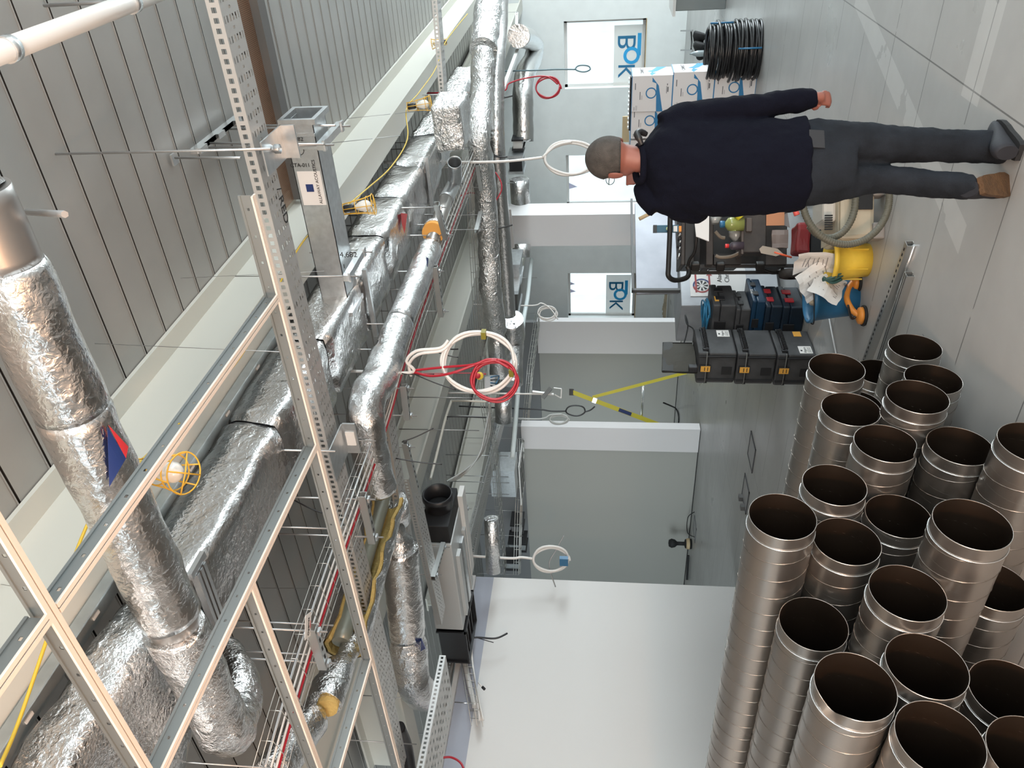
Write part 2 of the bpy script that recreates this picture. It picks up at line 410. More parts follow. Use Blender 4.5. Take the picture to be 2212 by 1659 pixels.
B().box((-40, YW+.4, -.4), (20, YW+30, -.3)).ob('ground', pr('pale_paving', (.6, .62, .62), .8), kind='structure')
# right and back walls (outside the frame) with the openings that light the room
b = B(); yy = -3.6
for k in range(7):
    y0 = -2.9+k*3.0; b.box((XR, y0-.45, 0), (XR+.25, y0+.45, ZD)); b.box((XR, y0+.45, 0), (XR+.25, y0+2.55, .5)); b.box((XR, y0+.45, 2.9), (XR+.25, y0+2.55, ZD))
b.ob('wall_right', WALLF, kind='structure')
b = B().box((-7.6, -3.85, 0), (XR, -3.6, .9)).box((-7.6, -3.85, 2.9), (XR, -3.6, ZD))
for x0, x1 in ((-7.6, -5.2), (-3.4, -2.2), (-.4, .6), (2.4, XR)): b.box((x0, -3.85, .9), (x1, -3.6, 2.9))
b.ob('wall_back', WALLF, kind='structure')
# column and the bulkhead over it
b = B().box((-5.62, 12.0, 0), (-5.07, 12.5, 3.3)); b.ob('wall_column', [PIER], kind='structure')
# plaster stain at the foot of the window wall, scuffs
def ibeam(name, p0, p1, dep, wid, label, tf=.022):
    p0, p1 = V(p0), V(p1); t = (p1-p0).normalized(); a = V((0, 0, 1)).cross(t).normalized()
    b = B(); zt = V((0, 0, dep))
    b.bar(p0+V((0, 0, tf/2)), p1+V((0, 0, tf/2)), wid, tf); b.bar(p0+V((0, 0, dep-tf/2)), p1+V((0, 0, dep-tf/2)), wid, tf)
    b.bar(p0+V((0, 0, dep/2)), p1+V((0, 0, dep/2)), .016, dep-2*tf+.004)
    return tag(b.ob(name, BEAMW), label, 'beam')
ibeam('steel_beam', (-2.27, -3.5, 3.6), (-1.93, 17.7, 3.6), .395, .24, 'long cream painted roof beam that the yellow caged lamps hang from')
ibeam('steel_beam', (-5.53, -3.5, 3.6), (-5.53, 13.9, 3.6), .395, .26, 'cream painted roof beam above the white cable coil, left of the mesh basket')
ibeam('steel_beam', (-3.25, 9.2, 3.4), (-2.80, 17.7, 3.4), .55, .26, 'deep cream roof beam running to the window wall at the right')
ibeam('steel_beam', (-5.45, 12.2, 3.32), (-2.9, 12.2, 3.32), .5, .24, 'cream cross beam resting on the pale column')
ibeam('steel_beam', (-8.3, 6.62, 3.55), (-8.3, 17.7, 3.55), .42, .24, 'cream roof beam over the ends of the grey partitions')
ibeam('steel_beam', (-7.5, 4.0, 3.42), (-5.7, 4.0, 3.42), .5, .22, 'short cream beam spanning above the fan unit')
# deck step: perforated strip and dark channel under the deck
t = T('perforated_deck_strip', 'brown perforated metal strip with a dark channel set in the roof deck beside the silencer', 'panel', (-.7, 5.2, 3.9))
a0, a1 = V((1.5, 5.03, 3.955)), V((-2.08, 5.03, 3.955))
b = B()
L = 3.58; b.quad([a0, a0+V((0, .24, 0)), a1+V((0, .24, 0)), a1], [(0, 0), (0, .24), (L, .24), (L, 0)]); b.ob('perforated_sheet', PERF, t)
B().box((-2.08, 5.27, 3.90), (1.5, 5.39, 3.995)).ob('channel', pr('dark_channel', (.12, .115, .11), .6, .3), t)
B().box((-2.08, 5.02, 3.985), (1.5, 5.28, 3.995)).ob('backing', BLKM, t)
# ================================================================== OVERHEAD SERVICES
GRIDZ = 2.67
TBF = pr('tbar_flange_paint', (.64, .58, .52), .5)
def tbar(p0, p1, label):
    """ceiling grid bar: web with punched holes above a narrow grooved flange"""
    p0, p1 = V(p0), V(p1); t = (p1-p0).normalized(); a = V((0, 0, 1)).cross(t)
    o = T('ceiling_grid_bar', label, 'ceiling grid bar', p0, 'ceiling grid bars overhead')
    b = B()
    for s in (-1, 1): b.bar(p0+a*s*.0068, p1+a*s*.0068, .0104, .0035)
    b.bar(p0+V((0, 0, .003)), p1+V((0, 0, .003)), .024, .002)
    b.ob('flange', TBF, o)
    L = (p1-p0).length; h = .042
    b = B().quad([p0, p1, p1+V((0, 0, h)), p0+V((0, 0, h))], [(0, 0), (L, 0), (L, 1), (0, 1)]); b.ob('web', TBS, o, solid=.0012)
    B().bar(p0+V((0, 0, h)), p1+V((0, 0, h)), .008, .007).ob('bulb', TBS, o)
    return o
G = GRIDZ
tbar((-.775, 2.0, G), (-4.6, 2.0, G), 'long ceiling grid bar with a bare notched end under the silencer')
tbar((.1, .815, G), (-3.4, .815, G), 'near ceiling grid bar crossing the picture corner below the foil duct')
tbar((-1.095, .83, G), (-1.095, 1.988, G), 'cross grid bar under the nearest yellow caged lamp')
tbar((-1.68, .3, G), (-1.68, 1.988, G), 'cross grid bar running over the foil elbow from the long bar')
tbar((-2.88, .3, G), (-2.88, 1.988, G), 'cross grid bar farthest left over the opened insulation')
tbar((-1.692, 1.39, G), (-2.868, 1.39, G), 'short grid bar fixed between the two left cross bars')
tbar((-1.09, .3, G), (-1.09, .803, G), 'short cross grid bar at the near picture corner')
def rod(p0, p1, label, r=.005, mat=ROD, name='threaded_rod', cat='threaded rod', group=None):
    return tag(B().tube([p0, p1], r, 6).ob(name, mat), label, cat, group)
def up(p, z=ZD): return V((p[0], p[1], z))
# thin hanger wires from the deck to the grid
for X0, Y0, X1, Y1, lab in ((205, 742, 622, 761, 'hanger wire from the deck hook above the yellow cable to the grid bar'), (390, 601, 700, 586, 'hanger wire crossing in front of the cream beam below the silencer'),
                            (0, 1262, 80, 1275, 'hanger wire at the near corner of the grid'), (555, 1270, 760, 1272, 'thin wire crossing behind the trapeze bracket over the opened insulation')):
    tag(B().tube([P(X0, Y0, z=3.99), P(X1, Y1, z=2.72) if X1 < 640 else P(X1, Y1, z=3.2)], .0014, 5).ob('hanger_wire', ROD), lab, 'wire')
for i, (X0, Y0, X1, Y1) in enumerate(((750, 256, 905, 240), (715, 309, 865, 293))):
    tag(B().tube([P(X0, Y0, z=3.98), P(X1, Y1, z=3.4)], .003, 5).ob('hanger_wire', ROD), ('black wire from the beam toward the third caged lamp', 'black wire bent below the third caged lamp')[i], 'wire')
# ---- nearest round foil duct
yb = 1.61; zb = 3.17; rb = .098
t = T('foil_duct', 'nearest fat round foil wrapped duct with a blue and red triangle sticker', 'duct', (-1.6, yb, zb))
pts = [V((-.30-.06*k, yb, zb+.03)) for k in range(5)]
B().tube(pts+[V((-.62, yb, zb))], [.072]*5+[.085], 32, jit=.006).ob('reducer', FOIL, t)
B().tube(seg((-.60, yb, zb), (-.80, yb, zb), 6), .090, 32).ob('collar', pr('grey_tape', (.33, .32, .31), .35, .8), t)
B().tube(seg((-.79, yb, zb), (-1.24, yb, zb), 22), [.092]+[rb]*22, 40, jit=.007).ob('sleeve', FOIL, t)
B().tube(seg((-1.235, yb, zb), (-2.13, yb, zb), 40), [.09]+[rb+.003]*40, 40, jit=.008).ob('sleeve', FOIL, t)
B().tube(seg((-2.12, yb, zb), (-2.2, yb, zb), 4), rb-.012, 32).ob('collar', pr('grey_tape', (.33, .32, .31)), t)
el = catm([(-2.19, yb, zb), (-2.62, yb, zb), (-2.86, yb+.02, zb+.005), (-3.02, yb+.15, zb+.07), (-3.07, yb+.36, zb+.16), (-3.08, yb+.5, zb+.33), (-3.08, yb+.52, zb+.6)], 9)
B().tube(el, rb+.004, 36, jit=.016, js=9).ob('elbow', FOILC, t)
# triangle sticker, wrapped on the duct
def onduct(X, Y, yy, zz, R):
    d = P(X, Y, s=1)-CAM; o = CAM-V((0, yy, zz)); a = d.y**2+d.z**2; h = o.y*d.y+o.z*d.z; c = o.y**2+o.z**2-R*R
    D = max(h*h-a*c, 0); return CAM+d*((-h-math.sqrt(D))/a)
def tri_on(par, A_, B_, C_, R, m, n=8):
    b = B()
    def q(i, j2): f, g = i/n, j2/n; return onduct(A_[0]+(B_[0]-A_[0])*f+(C_[0]-A_[0])*g, A_[1]+(B_[1]-A_[1])*f+(C_[1]-A_[1])*g, yb, zb, R)
    for i in range(n):
        for j2 in range(n-i):
            b.quad([q(i, j2), q(i+1, j2), q(i, j2+1)])
            if j2 < n-i-1: b.quad([q(i+1, j2), q(i+1, j2+1), q(i, j2+1)])
    b.ob('sticker', m, par, solid=.001)
tri_on(t, (232, 922), (236, 1052), (272, 990), rb+.017, NBLUE)
tri_on(t, (234, 918), (272, 990), (277, 965), rb+.0175, REDB)
# ---- white pipe at the corner
a0 = P(2, 112, z=3.5); a1 = P(330, -12, z=3.5); dd = (a1-a0)
t = T('white_pipe', 'white plastic pipe in clips crossing under the deck at the top corner', 'pipe', a0)
B().tube([a0-dd*.3, a1+dd*.6], .034, 20).ob('pipe_run', WHITEP, t)
for f in (.02, .80): B().tube([a0+dd*f, a0+dd*(f+.035)], .040, 20).ob('pipe_clip', GALVB, t)
p = P(95, 12, z=3.98); rod(p, P(280, 2, z=3.56), 'rod holding the white pipe clip', .007)
rod(P(58, 458, z=3.3), P(140, 463, z=3.0), 'bare rod end beside the nearest foil duct collar', .009)
# ---- rectangular foil duct along the beam
xr, zr = -2.34, 3.3
def rectduct(par, secs, name='duct_run', mat=FOILF, jit=.02, nn=8):
    """secs: (y, x0, x1, z0, z1) cross sections"""
    b = B(); prev = None
    for i in range(len(secs)-1):
        for k in range(nn+(i == len(secs)-2)):
            f = k/nn; s_ = [secs[i][j]*(1-f)+secs[i+1][j]*f for j in range(5)]
            y, x0, x1, z0, z1 = s_; ring = []; N = 6
            cs = [(x1, z1), (x1, z0), (x0, z0), (x0, z1)]
            for e in range(4):
                (ax, az), (cx, cz) = cs[e], cs[(e+1) % 4]
                for m_ in range(N):
                    g = m_/N; q = V((ax+(cx-ax)*g, y, az+(cz-az)*g))
                    if m_ == 0:                                   # soft corners
                        q += (V(((x0+x1)/2, y, (z0+z1)/2))-q)*.06
                    q += V(noise.noise_vector(q*5))*jit+V(noise.noise_vector(q*14))*jit*.45; ring.append(b.bm.verts.new(q))
            if prev:
                for m_ in range(len(ring)):
                    m2 = (m_+1) % len(ring); f_ = b.bm.faces.new((prev[m_], prev[m2], ring[m2], ring[m_])); f_.smooth = True
            prev = ring
    return b.ob(name, mat, par)
t = T('rectangular_foil_duct', 'long rectangular foil wrapped duct running beside the cream beam', 'duct', (xr, 4, zr))
ys = [1.95, 2.95, 3.75, 4.5, 5.2, 5.95, 6.7, 7.5]
for i in range(len(ys)-1):
    a, c = ys[i], ys[i+1]-.012
    rectduct(t, [(a, xr-.40, xr+.002, zr+.015, 3.585), (a+.05, xr-.42, xr+.02, zr-.012, 3.59), (c-.05, xr-.42, xr+.02, zr-.012, 3.59), (c, xr-.40, xr, zr+.015, 3.58)], mat=FOIL, nn=5)
ys = [7.5, 8.2, 9.0, 10.2]
for i in range(3): rectduct(t, [(ys[i], xr-.36, xr+.02, zr-.0, 3.58), (ys[i+1]-.02, xr-.36, xr+.03, zr-.02, 3.58)], nn=5)
for yy in (4.52, 6.72): B().box((xr-.46, yy, zr-.05), (xr+.06, yy+.03, zr-.02)).ob('support_channel', GALV, t)
p = [P(866, 460, z=3.27), P(868, 483, z=3.27), P(874, 505, z=3.27), P(880, 462, z=3.27)]
B().quad([p[0], p[1], p[2], p[3]]).ob('sticker', REDB, t)
t = T('foil_duct_transition', 'crumpled foil wrapped box transition at the near left end of the rectangular duct', 'duct', (-2.7, 1.2, 3.4))
rectduct(t, [(1.90, xr-.36, xr-.0, zr, 3.54), (1.6, xr-.62, xr+.04, zr+.02, 3.55), (1.1, xr-.95, xr+.02, zr+.05, 3.56), (.55, xr-1.0, xr-.05, zr+.03, 3.56)], 'transition_box', FOILC, .035, 7)
rectduct(t, [(1.35, -3.35, -2.95, 3.12, 3.4), (.4, -3.5, -2.95, 3.1, 3.42)], 'branch_box', FOILC, .03, 7)
# hanger bracket at the near end
t = T('duct_bracket', 'bright pressed steel trapeze bracket at the near end of the rectangular foil duct', 'bracket', P(430, 1230, z=3.26))
q0, q1 = P(428, 1228, z=3.26), P(478, 1365, z=3.26)
for k in (-1, 0, 1): B().bar(q0+V((0, .028*k, 0)), q1+V((0, .028*k, 0)), .018, .03).ob('rail', GALVB, t)
B().bar(q0+V((.02, -.06, 0)), q0+V((.02, .06, 0)), .03, .02).ob('end_cap', GALVB, t)
# big foil box elbow further along
t = T('foil_box_elbow', 'bulky foil wrapped box elbow under the far foil ducts', 'duct', (-2.2, 8.3, 3.2))
q = P(1000, 262, z=3.0)
b = B().box((q.x-.22, q.y-.20, 2.98), (q.x+.20, q.y+.30, 3.26)); o = b.ob('elbow_box', FOILF, t, bevel=.03, wob=(.035, 5, 4))
# galvanised slotted angle beside the beam
t = T('slotted_angle', 'galvanised slotted steel angle fixed along the cream beam behind the yellow cage', 'steel angle', (-2.3, 2, 3.56))
SLA = pr('slotted_angle_steel', (.40, .43, .43), .4, .8, mottle=.15, mscale=9)
B().box((-2.35, .1, 3.585), (-2.24, 3.92, 3.592)).ob('flat_leg', SLA, t)
B().box((-2.245, .1, 3.545), (-2.238, 3.92, 3.592)).ob('upright_leg', SLA, t)
for i in range(9):
    B().box((-2.32, .45+i*.42, 3.58), (-2.305, .49+i*.42, 3.5845)).ob('slot', WHITEP, t)
# ---- silencer
zq = 3.3; pa = P(686, 320, z=zq); y0 = pa.y; z1 = P(617, 290, y=y0).z; xa = P(655, 268, y=y0).x; xb = P(730, 672, y=y0).x; y1 = P(717, 328, z=zq).y
t = T('duct_silencer', 'galvanised rectangular duct silencer with handwriting and a paper label', 'silencer', (xa, y0, zq))
b = B(); th = .004
b.box((xb, y0, zq), (xa, y0+th, z1)).box((xb, y1-th, zq), (xa, y1, z1)).box((xb, y0, zq), (xa, y1, zq+th)).box((xb, y0, z1-th), (xa, y1, z1))
b.ob('casing', GALV, t)
for xx in (xa, xb-.03):
    b = B(); f = .022
    for aa, cc in (((xx, y0-f, zq-f), (xx+.03, y0+.004, z1+f)), ((xx, y1-.004, zq-f), (xx+.03, y1+f, z1+f)), ((xx, y0+.004, zq-f), (xx+.03, y1-.004, zq+.003)), ((xx, y0+.004, z1-.003), (xx+.03, y1-.004, z1+f))): b.box(aa, cc)
    b.ob('end_flange', GALV, t)
B().box((xa-.32, y0+.06, zq+.004), (xa-.3, y1-.05, z1-.004)).ob('baffle', pr('dark_baffle', (.05, .055, .04), .9), t)
for xx in (xa-.07, xa-.14): B().box((xx, y0-.006, zq), (xx+.02, y0+.001, z1)).ob('stiffener', GALVB, t)
H = z1-zq; yf = y0-.003
def hand(body, X, Y, sz): q = P(X, Y, y=y0); text(body, (q.x, yf, q.z), (0, 0, -1), (1, 0, 0), sz, INK, t, 'handwriting')
hand('14,682', 622, 305, .034); hand('4', 641, 331, .034); hand('CTA-011', 628, 361, .031)
q = P(646, 324, y=y0); cx, cz, R = q.x, q.z, .028
B().tube([V((cx+R*math.cos(k*PI/12), yf, cz+R*math.sin(k*PI/12))) for k in range(25)], .0018, 5, cap=False).ob('handwritten_ring', INK, t)
hand('4,682', 735, 555, .05); hand('1', 741, 579, .04)
lx0 = P(655, 443, y=y0).x; lx1 = P(655, 370, y=y0).x
B().box((lx0, y0-.002, zq+H*.08), (lx1, y0+.001, z1-H*.1)).ob('paper_label', PAPER, t)
text('ALLAWAY ACOUSTICS', (lx0+.008, yf, zq+H*.20), (1, 0, 0), (0, 0, 1), (lx1-lx0)*.125, INK, t)
B().box(((lx0+lx1)/2-.02, yf-.001, zq+H*.42), ((lx0+lx1)/2+.025, yf+.001, zq+H*.68)).ob('label_logo', NBLUE, t)
# clamp brackets and rods carrying it
for i, (xx, lab) in enumerate(((xa-.10, 'right'), (xb+.28, 'left'))):
    t = T('trapeze_bracket', ('zinc strut bracket clamped under the open end of the silencer', 'zinc strut bracket clamped under the far end of the silencer')[i], 'bracket', (xx, y0, zq))
    B().bar((xx, y0-.09, zq-.05), (xx, y1+.09, zq-.05), .04, .04).ob('strut', GALVB, t)
    for yy in (y0-.06, y1+.06):
        B().tube([(xx, yy, zq-.12), (xx, yy, ZD)], .006, 6).ob('threaded_rod', ROD, t)
        B().box((xx-.03, yy-.02, zq-.075), (xx+.03, yy+.02, zq-.06)).ob('nut_plate', GALVB, t)
# second trapeze above the tray with rods (upper left of the silencer)
t = T('trapeze_bracket', 'double zinc strut fixed to the deck above the perforated tray', 'bracket', P(468, 290, z=3.93))
q0, q1 = P(418, 328, z=3.93), P(518, 250, z=3.93)
for k in (0, 1): B().bar(q0+V((0, .05*k, 0)), q1+V((0, .05*k, 0)), .028, .04).ob('strut', GALVB, t)
for f in (.05, .42, .80, .97): q = q0.lerp(q1, f); B().cbox(q+V((0, .02, -.03)), (.03, .09, .02)).ob('clamp', GALVB, t)
for X0, Y0, X1, Y1, i in ((440, 309, 700, 312, 0), (500, 271, 725, 271, 1), (378, 341, 520, 341, 2)):
    rod(P(X0, Y0, z=3.95), P(X1, Y1, z=3.2 if i < 2 else 3.5), ('long zinc rod from the double strut past the tray', 'upper zinc rod from the double strut to the silencer', 'short zinc rod under the deck plate')[i], .006)
tag(B().cbox(P(377, 343, z=3.98), (.06, .06, .01)).ob('fixing_plate', GALV), 'small square fixing plate on the deck at the top of a zinc rod', 'plate')
# ---- perforated cable trays
def tray(p0, p1, wid, label, hgt=.05, side=(-1, 1), name='perforated_cable_tray', group='perforated cable trays', upv=(0, 0, 1), hang=False):
    p0, p1 = V(p0), V(p1); t_ = (p1-p0); L = t_.length; t_.normalize(); upv = V(upv); a = upv.cross(t_).normalized()*(wid/2); h = upv*hgt
    o = T(name, label, 'cable tray', p0, group)
    B().quad([p0-a, p0+a, p1+a, p1-a], [(0, 2), (0, 3), (L, 3), (L, 2)]).ob('tray_base', TRAY, o, solid=.0015)
    for s in side:
        B().quad([p0+a*s, p1+a*s, p1+a*s+h, p0+a*s+h], [(0, 0), (L, 0), (L, 1), (0, 1)]).ob('side_flange', TRAY, o, solid=.0015)
    if hang:
        for q in (p0+a, p1+a): B().tube([q, (q.x, q.y, ZD)], .004, 5).ob('hanger_rod', ROD, o)
    return o
tr = tray((.6, 3.08, 3.1), (-4.9, 3.08, 3.1), .16, 'perforated steel cable tray crossing under the silencer from the top edge')
text('/ RED', P(598, 408, z=3.098), (-1, 0, 0), (0, 1, 0), .07, INK, tr, 'handwriting')
t = T('tray_hanger', 'bent galvanised plate hanger under the cable tray near the silencer opening', 'hanger', (-1.3, 3.1, 3.05))
q = P(585, 322, z=3.07)
B().box((q.x-.08, q.y-.1, 3.06), (q.x+.06, q.y+.13, 3.066)).box((q.x-.08, q.y+.12, 3.0), (q.x+.06, q.y+.13, 3.066)).ob('plate', GALV, t)
B().lathe([(.02, 0), (.02, .02), (.012, .03)], Matrix.Translation((q.x, q.y, 3.03)), 8).ob('nut', GALVB, t)
t = T('tray_hanger', 'bent galvanised plate hanger under the cable tray beside the fat foil elbow', 'hanger', P(735, 972, z=3.05))
q = P(725, 975, z=3.07)
B().box((q.x-.12, q.y-.1, 3.06), (q.x+.08, q.y+.14, 3.066)).box((q.x-.12, q.y+.13, 2.99), (q.x+.08, q.y+.14, 3.066)).ob('plate', GALV, t)
B().box((q.x-.06, q.y+.122, 3.0), (q.x+.03, q.y+.129, 3.05)).ob('label_strip', WHITEP, t)
rod(up(P(585, 322, z=3.05)), P(585, 322, z=3.0), 'rod through the tray hanger near the silencer opening')
rod(up(P(725, 975, z=3.05)), P(725, 975, z=3.0), 'rod through the tray hanger beside the fat foil elbow')
# far tray along x at the top right
tray(P(948, 0, z=3.25), P(972, 320, z=3.25), .18, 'perforated cable tray beyond the third caged lamp, running down past the foil box elbow', side=(-1, 1))
# left hand trays (near the big white wall)
tray(P(842, 888, z=3.1)+V((0, 0, 0)), P(915, 1370, z=3.1), .17, 'perforated cable tray right of the opened insulation, first of the left trays')
tray(P(888, 1015, z=3.16), P(958, 1330, z=3.16), .20, 'perforated cable tray running in front of the fan unit')
tray(P(802, 1330, z=3.06), P(872, 1659, z=3.06), .17, 'perforated cable tray below the round insulated duct at the bottom edge')
tray((-5.62, 1.6, 2.9), (-5.62, 3.75, 2.9), .62, 'widest perforated cable tray beside the top of the white wall, nearest the bottom edge', hang=True)
tray((-7.52, 4.6, 3.3), (-7.45, 9.5, 3.22), .14, 'narrow perforated tray along the top edge of the white wall')
tray(P(1000, 1240, z=3.2), P(1090, 900, z=3.2), .22, 'perforated cable tray over the end of the white wall')
B().box((-7.60, 2.0, 3.22), (-7.53, 6.5, 3.27)).ob('trim_3', WALLW, kind='structure')
# ---- caged festoon lamps
BULB = pr('pearl_lamp_bulb', (.80, .80, .77), .25, coat=.4)
lamps = []
def caged(c, ax, label, sc=1.0):
    """festoon lamp: black holder, pearl bulb, yellow wire basket flaring to an open mouth"""
    t = T('caged_lamp', label, 'lamp', c, 'yellow caged festoon lamps')
    z = V(ax).normalized(); x = z.orthogonal().normalized(); y = z.cross(x); M = Matrix((x, y, z)).transposed().to_4x4(); M.translation = V(c)
    M = M @ Matrix.Scale(sc, 4)
    B().lathe([(.0, 0), (.019, 0), (.022, .01), (.022, .052), (.017, .066), (0, .067)], M, 16).ob('lamp_holder', BLK, t)
    B().lathe([(.013, .062), (.014, .075), (.026, .095), (.0325, .12), (.029, .143), (.017, .158), (0, .163)], M, 20).ob('bulb', BULB, t)
    b = B()
    def ring(r, h, n=24): b.tube([M @ V((r*math.cos(2*PI*k/n), r*math.sin(2*PI*k/n), h)) for k in range(n+1)], .0024*sc, 5, cap=False)
    ring(.032, .004); ring(.040, .075); ring(.0505, .142); ring(.060, .175)
    for k in range(6):
        a = 2*PI*k/6
        b.tube([M @ V((r*math.cos(a), r*math.sin(a), h)) for r, h in ((.032, .0), (.037, .05), (.046, .12), (.060, .175))], .0024*sc, 5)
    for a in (0, PI/2): b.tube([M @ V((-.060*math.cos(a), -.060*math.sin(a), .175)), M @ V((0, 0, .180)), M @ V((.060*math.cos(a), .060*math.sin(a), .175))], .0024*sc, 5)
    b.ob('wire_cage', YEL, t); lamps.append(t)
caged(P(300, 1015, z=3.36), (.18, -.25, -1), 'nearest yellow caged lamp, hanging beside the blue and red sticker', 1.25)
caged(P(742, 452, z=3.46), (.1, .15, -1), 'second yellow caged lamp, hanging under the far end of the silencer', 1.2)
caged(P(880, 231, z=3.50), (.1, .1, -1), 'third yellow caged lamp, hanging beside the upright foil box elbow', 1.25)
caged(P(965, 90, z=3.50), (-.1, -.1, 1), 'farthest yellow caged lamp, pointing up behind the cable tray', 1.0)
yc = [P(0, 1655, z=3.2), P(40, 1560, z=3.25), P(100, 1385, z=3.3), P(175, 1165, z=3.38), P(240, 1040, z=3.4), P(300, 1000, z=3.42), P(420, 880, z=3.5), P(520, 770, z=3.5), P(590, 640, z=3.52), P(660, 515, z=3.5), P(740, 452, z=3.5), P(790, 410, z=3.44), P(845, 360, z=3.4), P(880, 300, z=3.42), P(878, 236, z=3.52), P(905, 200, z=3.5), P(940, 150, z=3.5), P(960, 95, z=3.5), P(985, 60, z=3.45), P(1010, 30, z=3.4)]
tag(B().tube(catm(yc, 7), .0055, 8).ob('festoon_cable', YELC), 'yellow festoon cable linking the caged lamps along the cream beam', 'cable')
# ---- round ducts left of the beam (seen right of it)
def sp(p0, p1, r, name, par, mat=SPIR, n=28): return B().tube(seg(p0, p1, 3), r, n, uvl=True).ob(name, mat, par)
zz = 3.1
t = T('round_duct', 'round duct with an open upturned steel spigot and foil wrapped run toward the camera', 'duct', P(850, 740, z=zz))
pe, p1, p2, p3 = P(962, 432, z=zz), P(948, 470, z=zz), P(925, 540, z=zz), P(985, 395, z=zz+.0)
top = P(981, 356, z=3.0)
B().tube(catm([pe, P(978, 402, z=zz-.01), P(983, 385, z=3.06), P(982, 350, z=3.02)], 5), .062, 28, cap=False).ob('open_spigot', GALV, t, solid=.003)
B().tube([P(983, 372, z=3.05), P(983, 366, z=3.045)], .066, 28).ob('spigot_bead', BLK, t)
sp(pe, P(932, 530, z=zz), .062, 'spiral_run', t)
c0 = P(938, 498, z=zz); c1 = P(935, 504, z=zz)
B().tube([c0, c1], .092, 28).ob('insulation_end', TAPEO, t); B().tube([P(940, 492, z=zz), c0], .098, 28).ob('foil_collar', FOILC, t)
B().tube(seg(P(931, 532, z=zz), P(862, 700, z=zz), 24), [.075]+[.098]*23+[.09], 32, jit=.008).ob('foil_sleeve', FOIL, t)
B().tube(catm([P(862, 700, z=zz), P(845, 745, z=zz), P(822, 810, z=zz), P(800, 850, z=zz), P(790, 890, z=zz), P(793, 940, z=zz), P(806, 1000, z=zz), P(818, 1060, z=zz)], 7), [.1]*10+[.115]*39+[.10], 32, jit=.014).ob('foil_elbow', FOIL, t)
q = P(931, 562, z=3.0)
p = [P(922, 556, z=2.99), P(938, 553, z=2.99), P(930, 574, z=2.99)]
B().prism([(0, 0), (.06, .01), (.02, .07)], .004, frame(p[0], p[1]-p[0], p[2]-p[0])).ob('sticker', NBLUE, t)
for i, X in enumerate((905, 862, 838)):
    B().tube([P(X, 600+i*88, z=zz+.1), P(X-3, 606+i*88, z=zz+.1)], .02, 12).ob('tape_band', FOILC, t) if i > 5 else None
# opened insulation
t = T('opened_insulation', 'duct insulation slit open showing brown wool and a grey pipe inside', 'insulation', P(790, 1200, z=zz))
A_, C_ = P(838, 1075, z=3.16), P(745, 1395, z=3.16)
pp = seg(A_, C_, 16)
B().tube([p_+V((.03, .0, .02)) for p_ in pp], .052, 24).ob('grey_pipe', pr('grey_green_pipe', (.20, .22, .19), .3, .2), t)
dirn = (C_-A_).normalized(); n = 16
for nm_, m, R, ja, sol in (('wool_lining', BRNI, .105, .008, .022), ('foil_jacket', FOILC, .128, .014, .002)):
    b = B()
    def q(i, k):
        c = pp[i]; o_ = (CAM-c); o_ = (o_-dirn*o_.dot(dirn)).normalized(); s__ = dirn.cross(o_); g = .95-.25*math.sin(PI*i/16)+.12*math.sin(i*1.7); th = g+(2*PI-2*g)*k/n
        return c+(o_*math.cos(th)+s__*math.sin(th))*R-o_*.02+V(noise.noise_vector(c*8+V((k*.7, R*9, 0))))*ja
    for i in range(16):
        for k in range(n): b.quad([q(i, k), q(i, k+1), q(i+1, k+1), q(i+1, k)])
    b.ob(nm_, m, t, solid=sol)
B().tube([P(846, 1090, z=3.16), P(868, 1128, z=3.13)], [.125, .07], 20, jit=.02).ob('foil_flap', FOILC, t)
t = T('foil_bag_duct', 'short crumpled foil wrapped duct end left of the red cables', 'duct', P(650, 1590, z=3.2))
B().tube(catm([P(700, 1500, z=3.15), P(668, 1560, z=3.15), P(625, 1620, z=3.15), P(590, 1680, z=3.15)], 6), [.07]*6+[.1]*13, 28, jit=.02).ob('sleeve', FOILC, t)
t = T('foil_duct_tail', 'ragged foil and wool end hanging beside the opened insulation', 'duct', P(720, 1440, z=3.15))
B().tube(catm([P(765, 1385, z=3.14), P(735, 1440, z=3.12), P(712, 1490, z=3.1), P(700, 1520, z=3.1)], 6), [.06]*6+[.085]*13, 24, jit=.024).ob('sleeve', FOILC, t)
B().tube([P(716, 1500, z=3.08), P(706, 1532, z=3.07)], .05, 12, jit=.02).ob('wool_end', BRNI, t)
# second round insulated duct, bright foil, turning down
t = T('round_duct', 'bright foil wrapped round duct with a blue sticker, turning at the cable trays', 'duct', P(880, 1300, z=3.12))
B().tube(catm([P(850, 1110, z=3.14), P(858, 1150, z=3.14), P(864, 1190, z=3.14)], 6), [.03]*5+[.07]*4+[.11]*4, 28, jit=.014).ob('neck', FOILC, t)
B().tube(seg(P(863, 1185, z=3.14), P(880, 1372, z=3.14), 24), .135, 36, jit=.008).ob('foil_sleeve', FOIL, t)
B().tube(catm([P(880, 1370, z=3.14), P(886, 1430, z=3.14), P(893, 1475, z=3.14), P(915, 1500, z=3.2), P(940, 1500, z=3.3)], 7), [.128]*3+[.14]*20+[.1]*6, 36, jit=.016).ob('foil_elbow', FOILC, t)
B().prism([(0, 0), (.10, .03), (.02, .1)], .003, frame(P(910, 1378, z=3.02), (-1, -.3, .2), (0, -1, -.6))).ob('sticker', NBLUE, t)
t = T('flexible_black_hose', 'black rubber pipe drooping at the bottom edge behind the cable tray', 'pipe', P(880, 1600, z=3.2))
B().tube(catm([P(862, 1570, z=3.2), P(878, 1610, z=3.18), P(888, 1670, z=3.15)], 6), .045, 16).ob('hose', BLK, t)
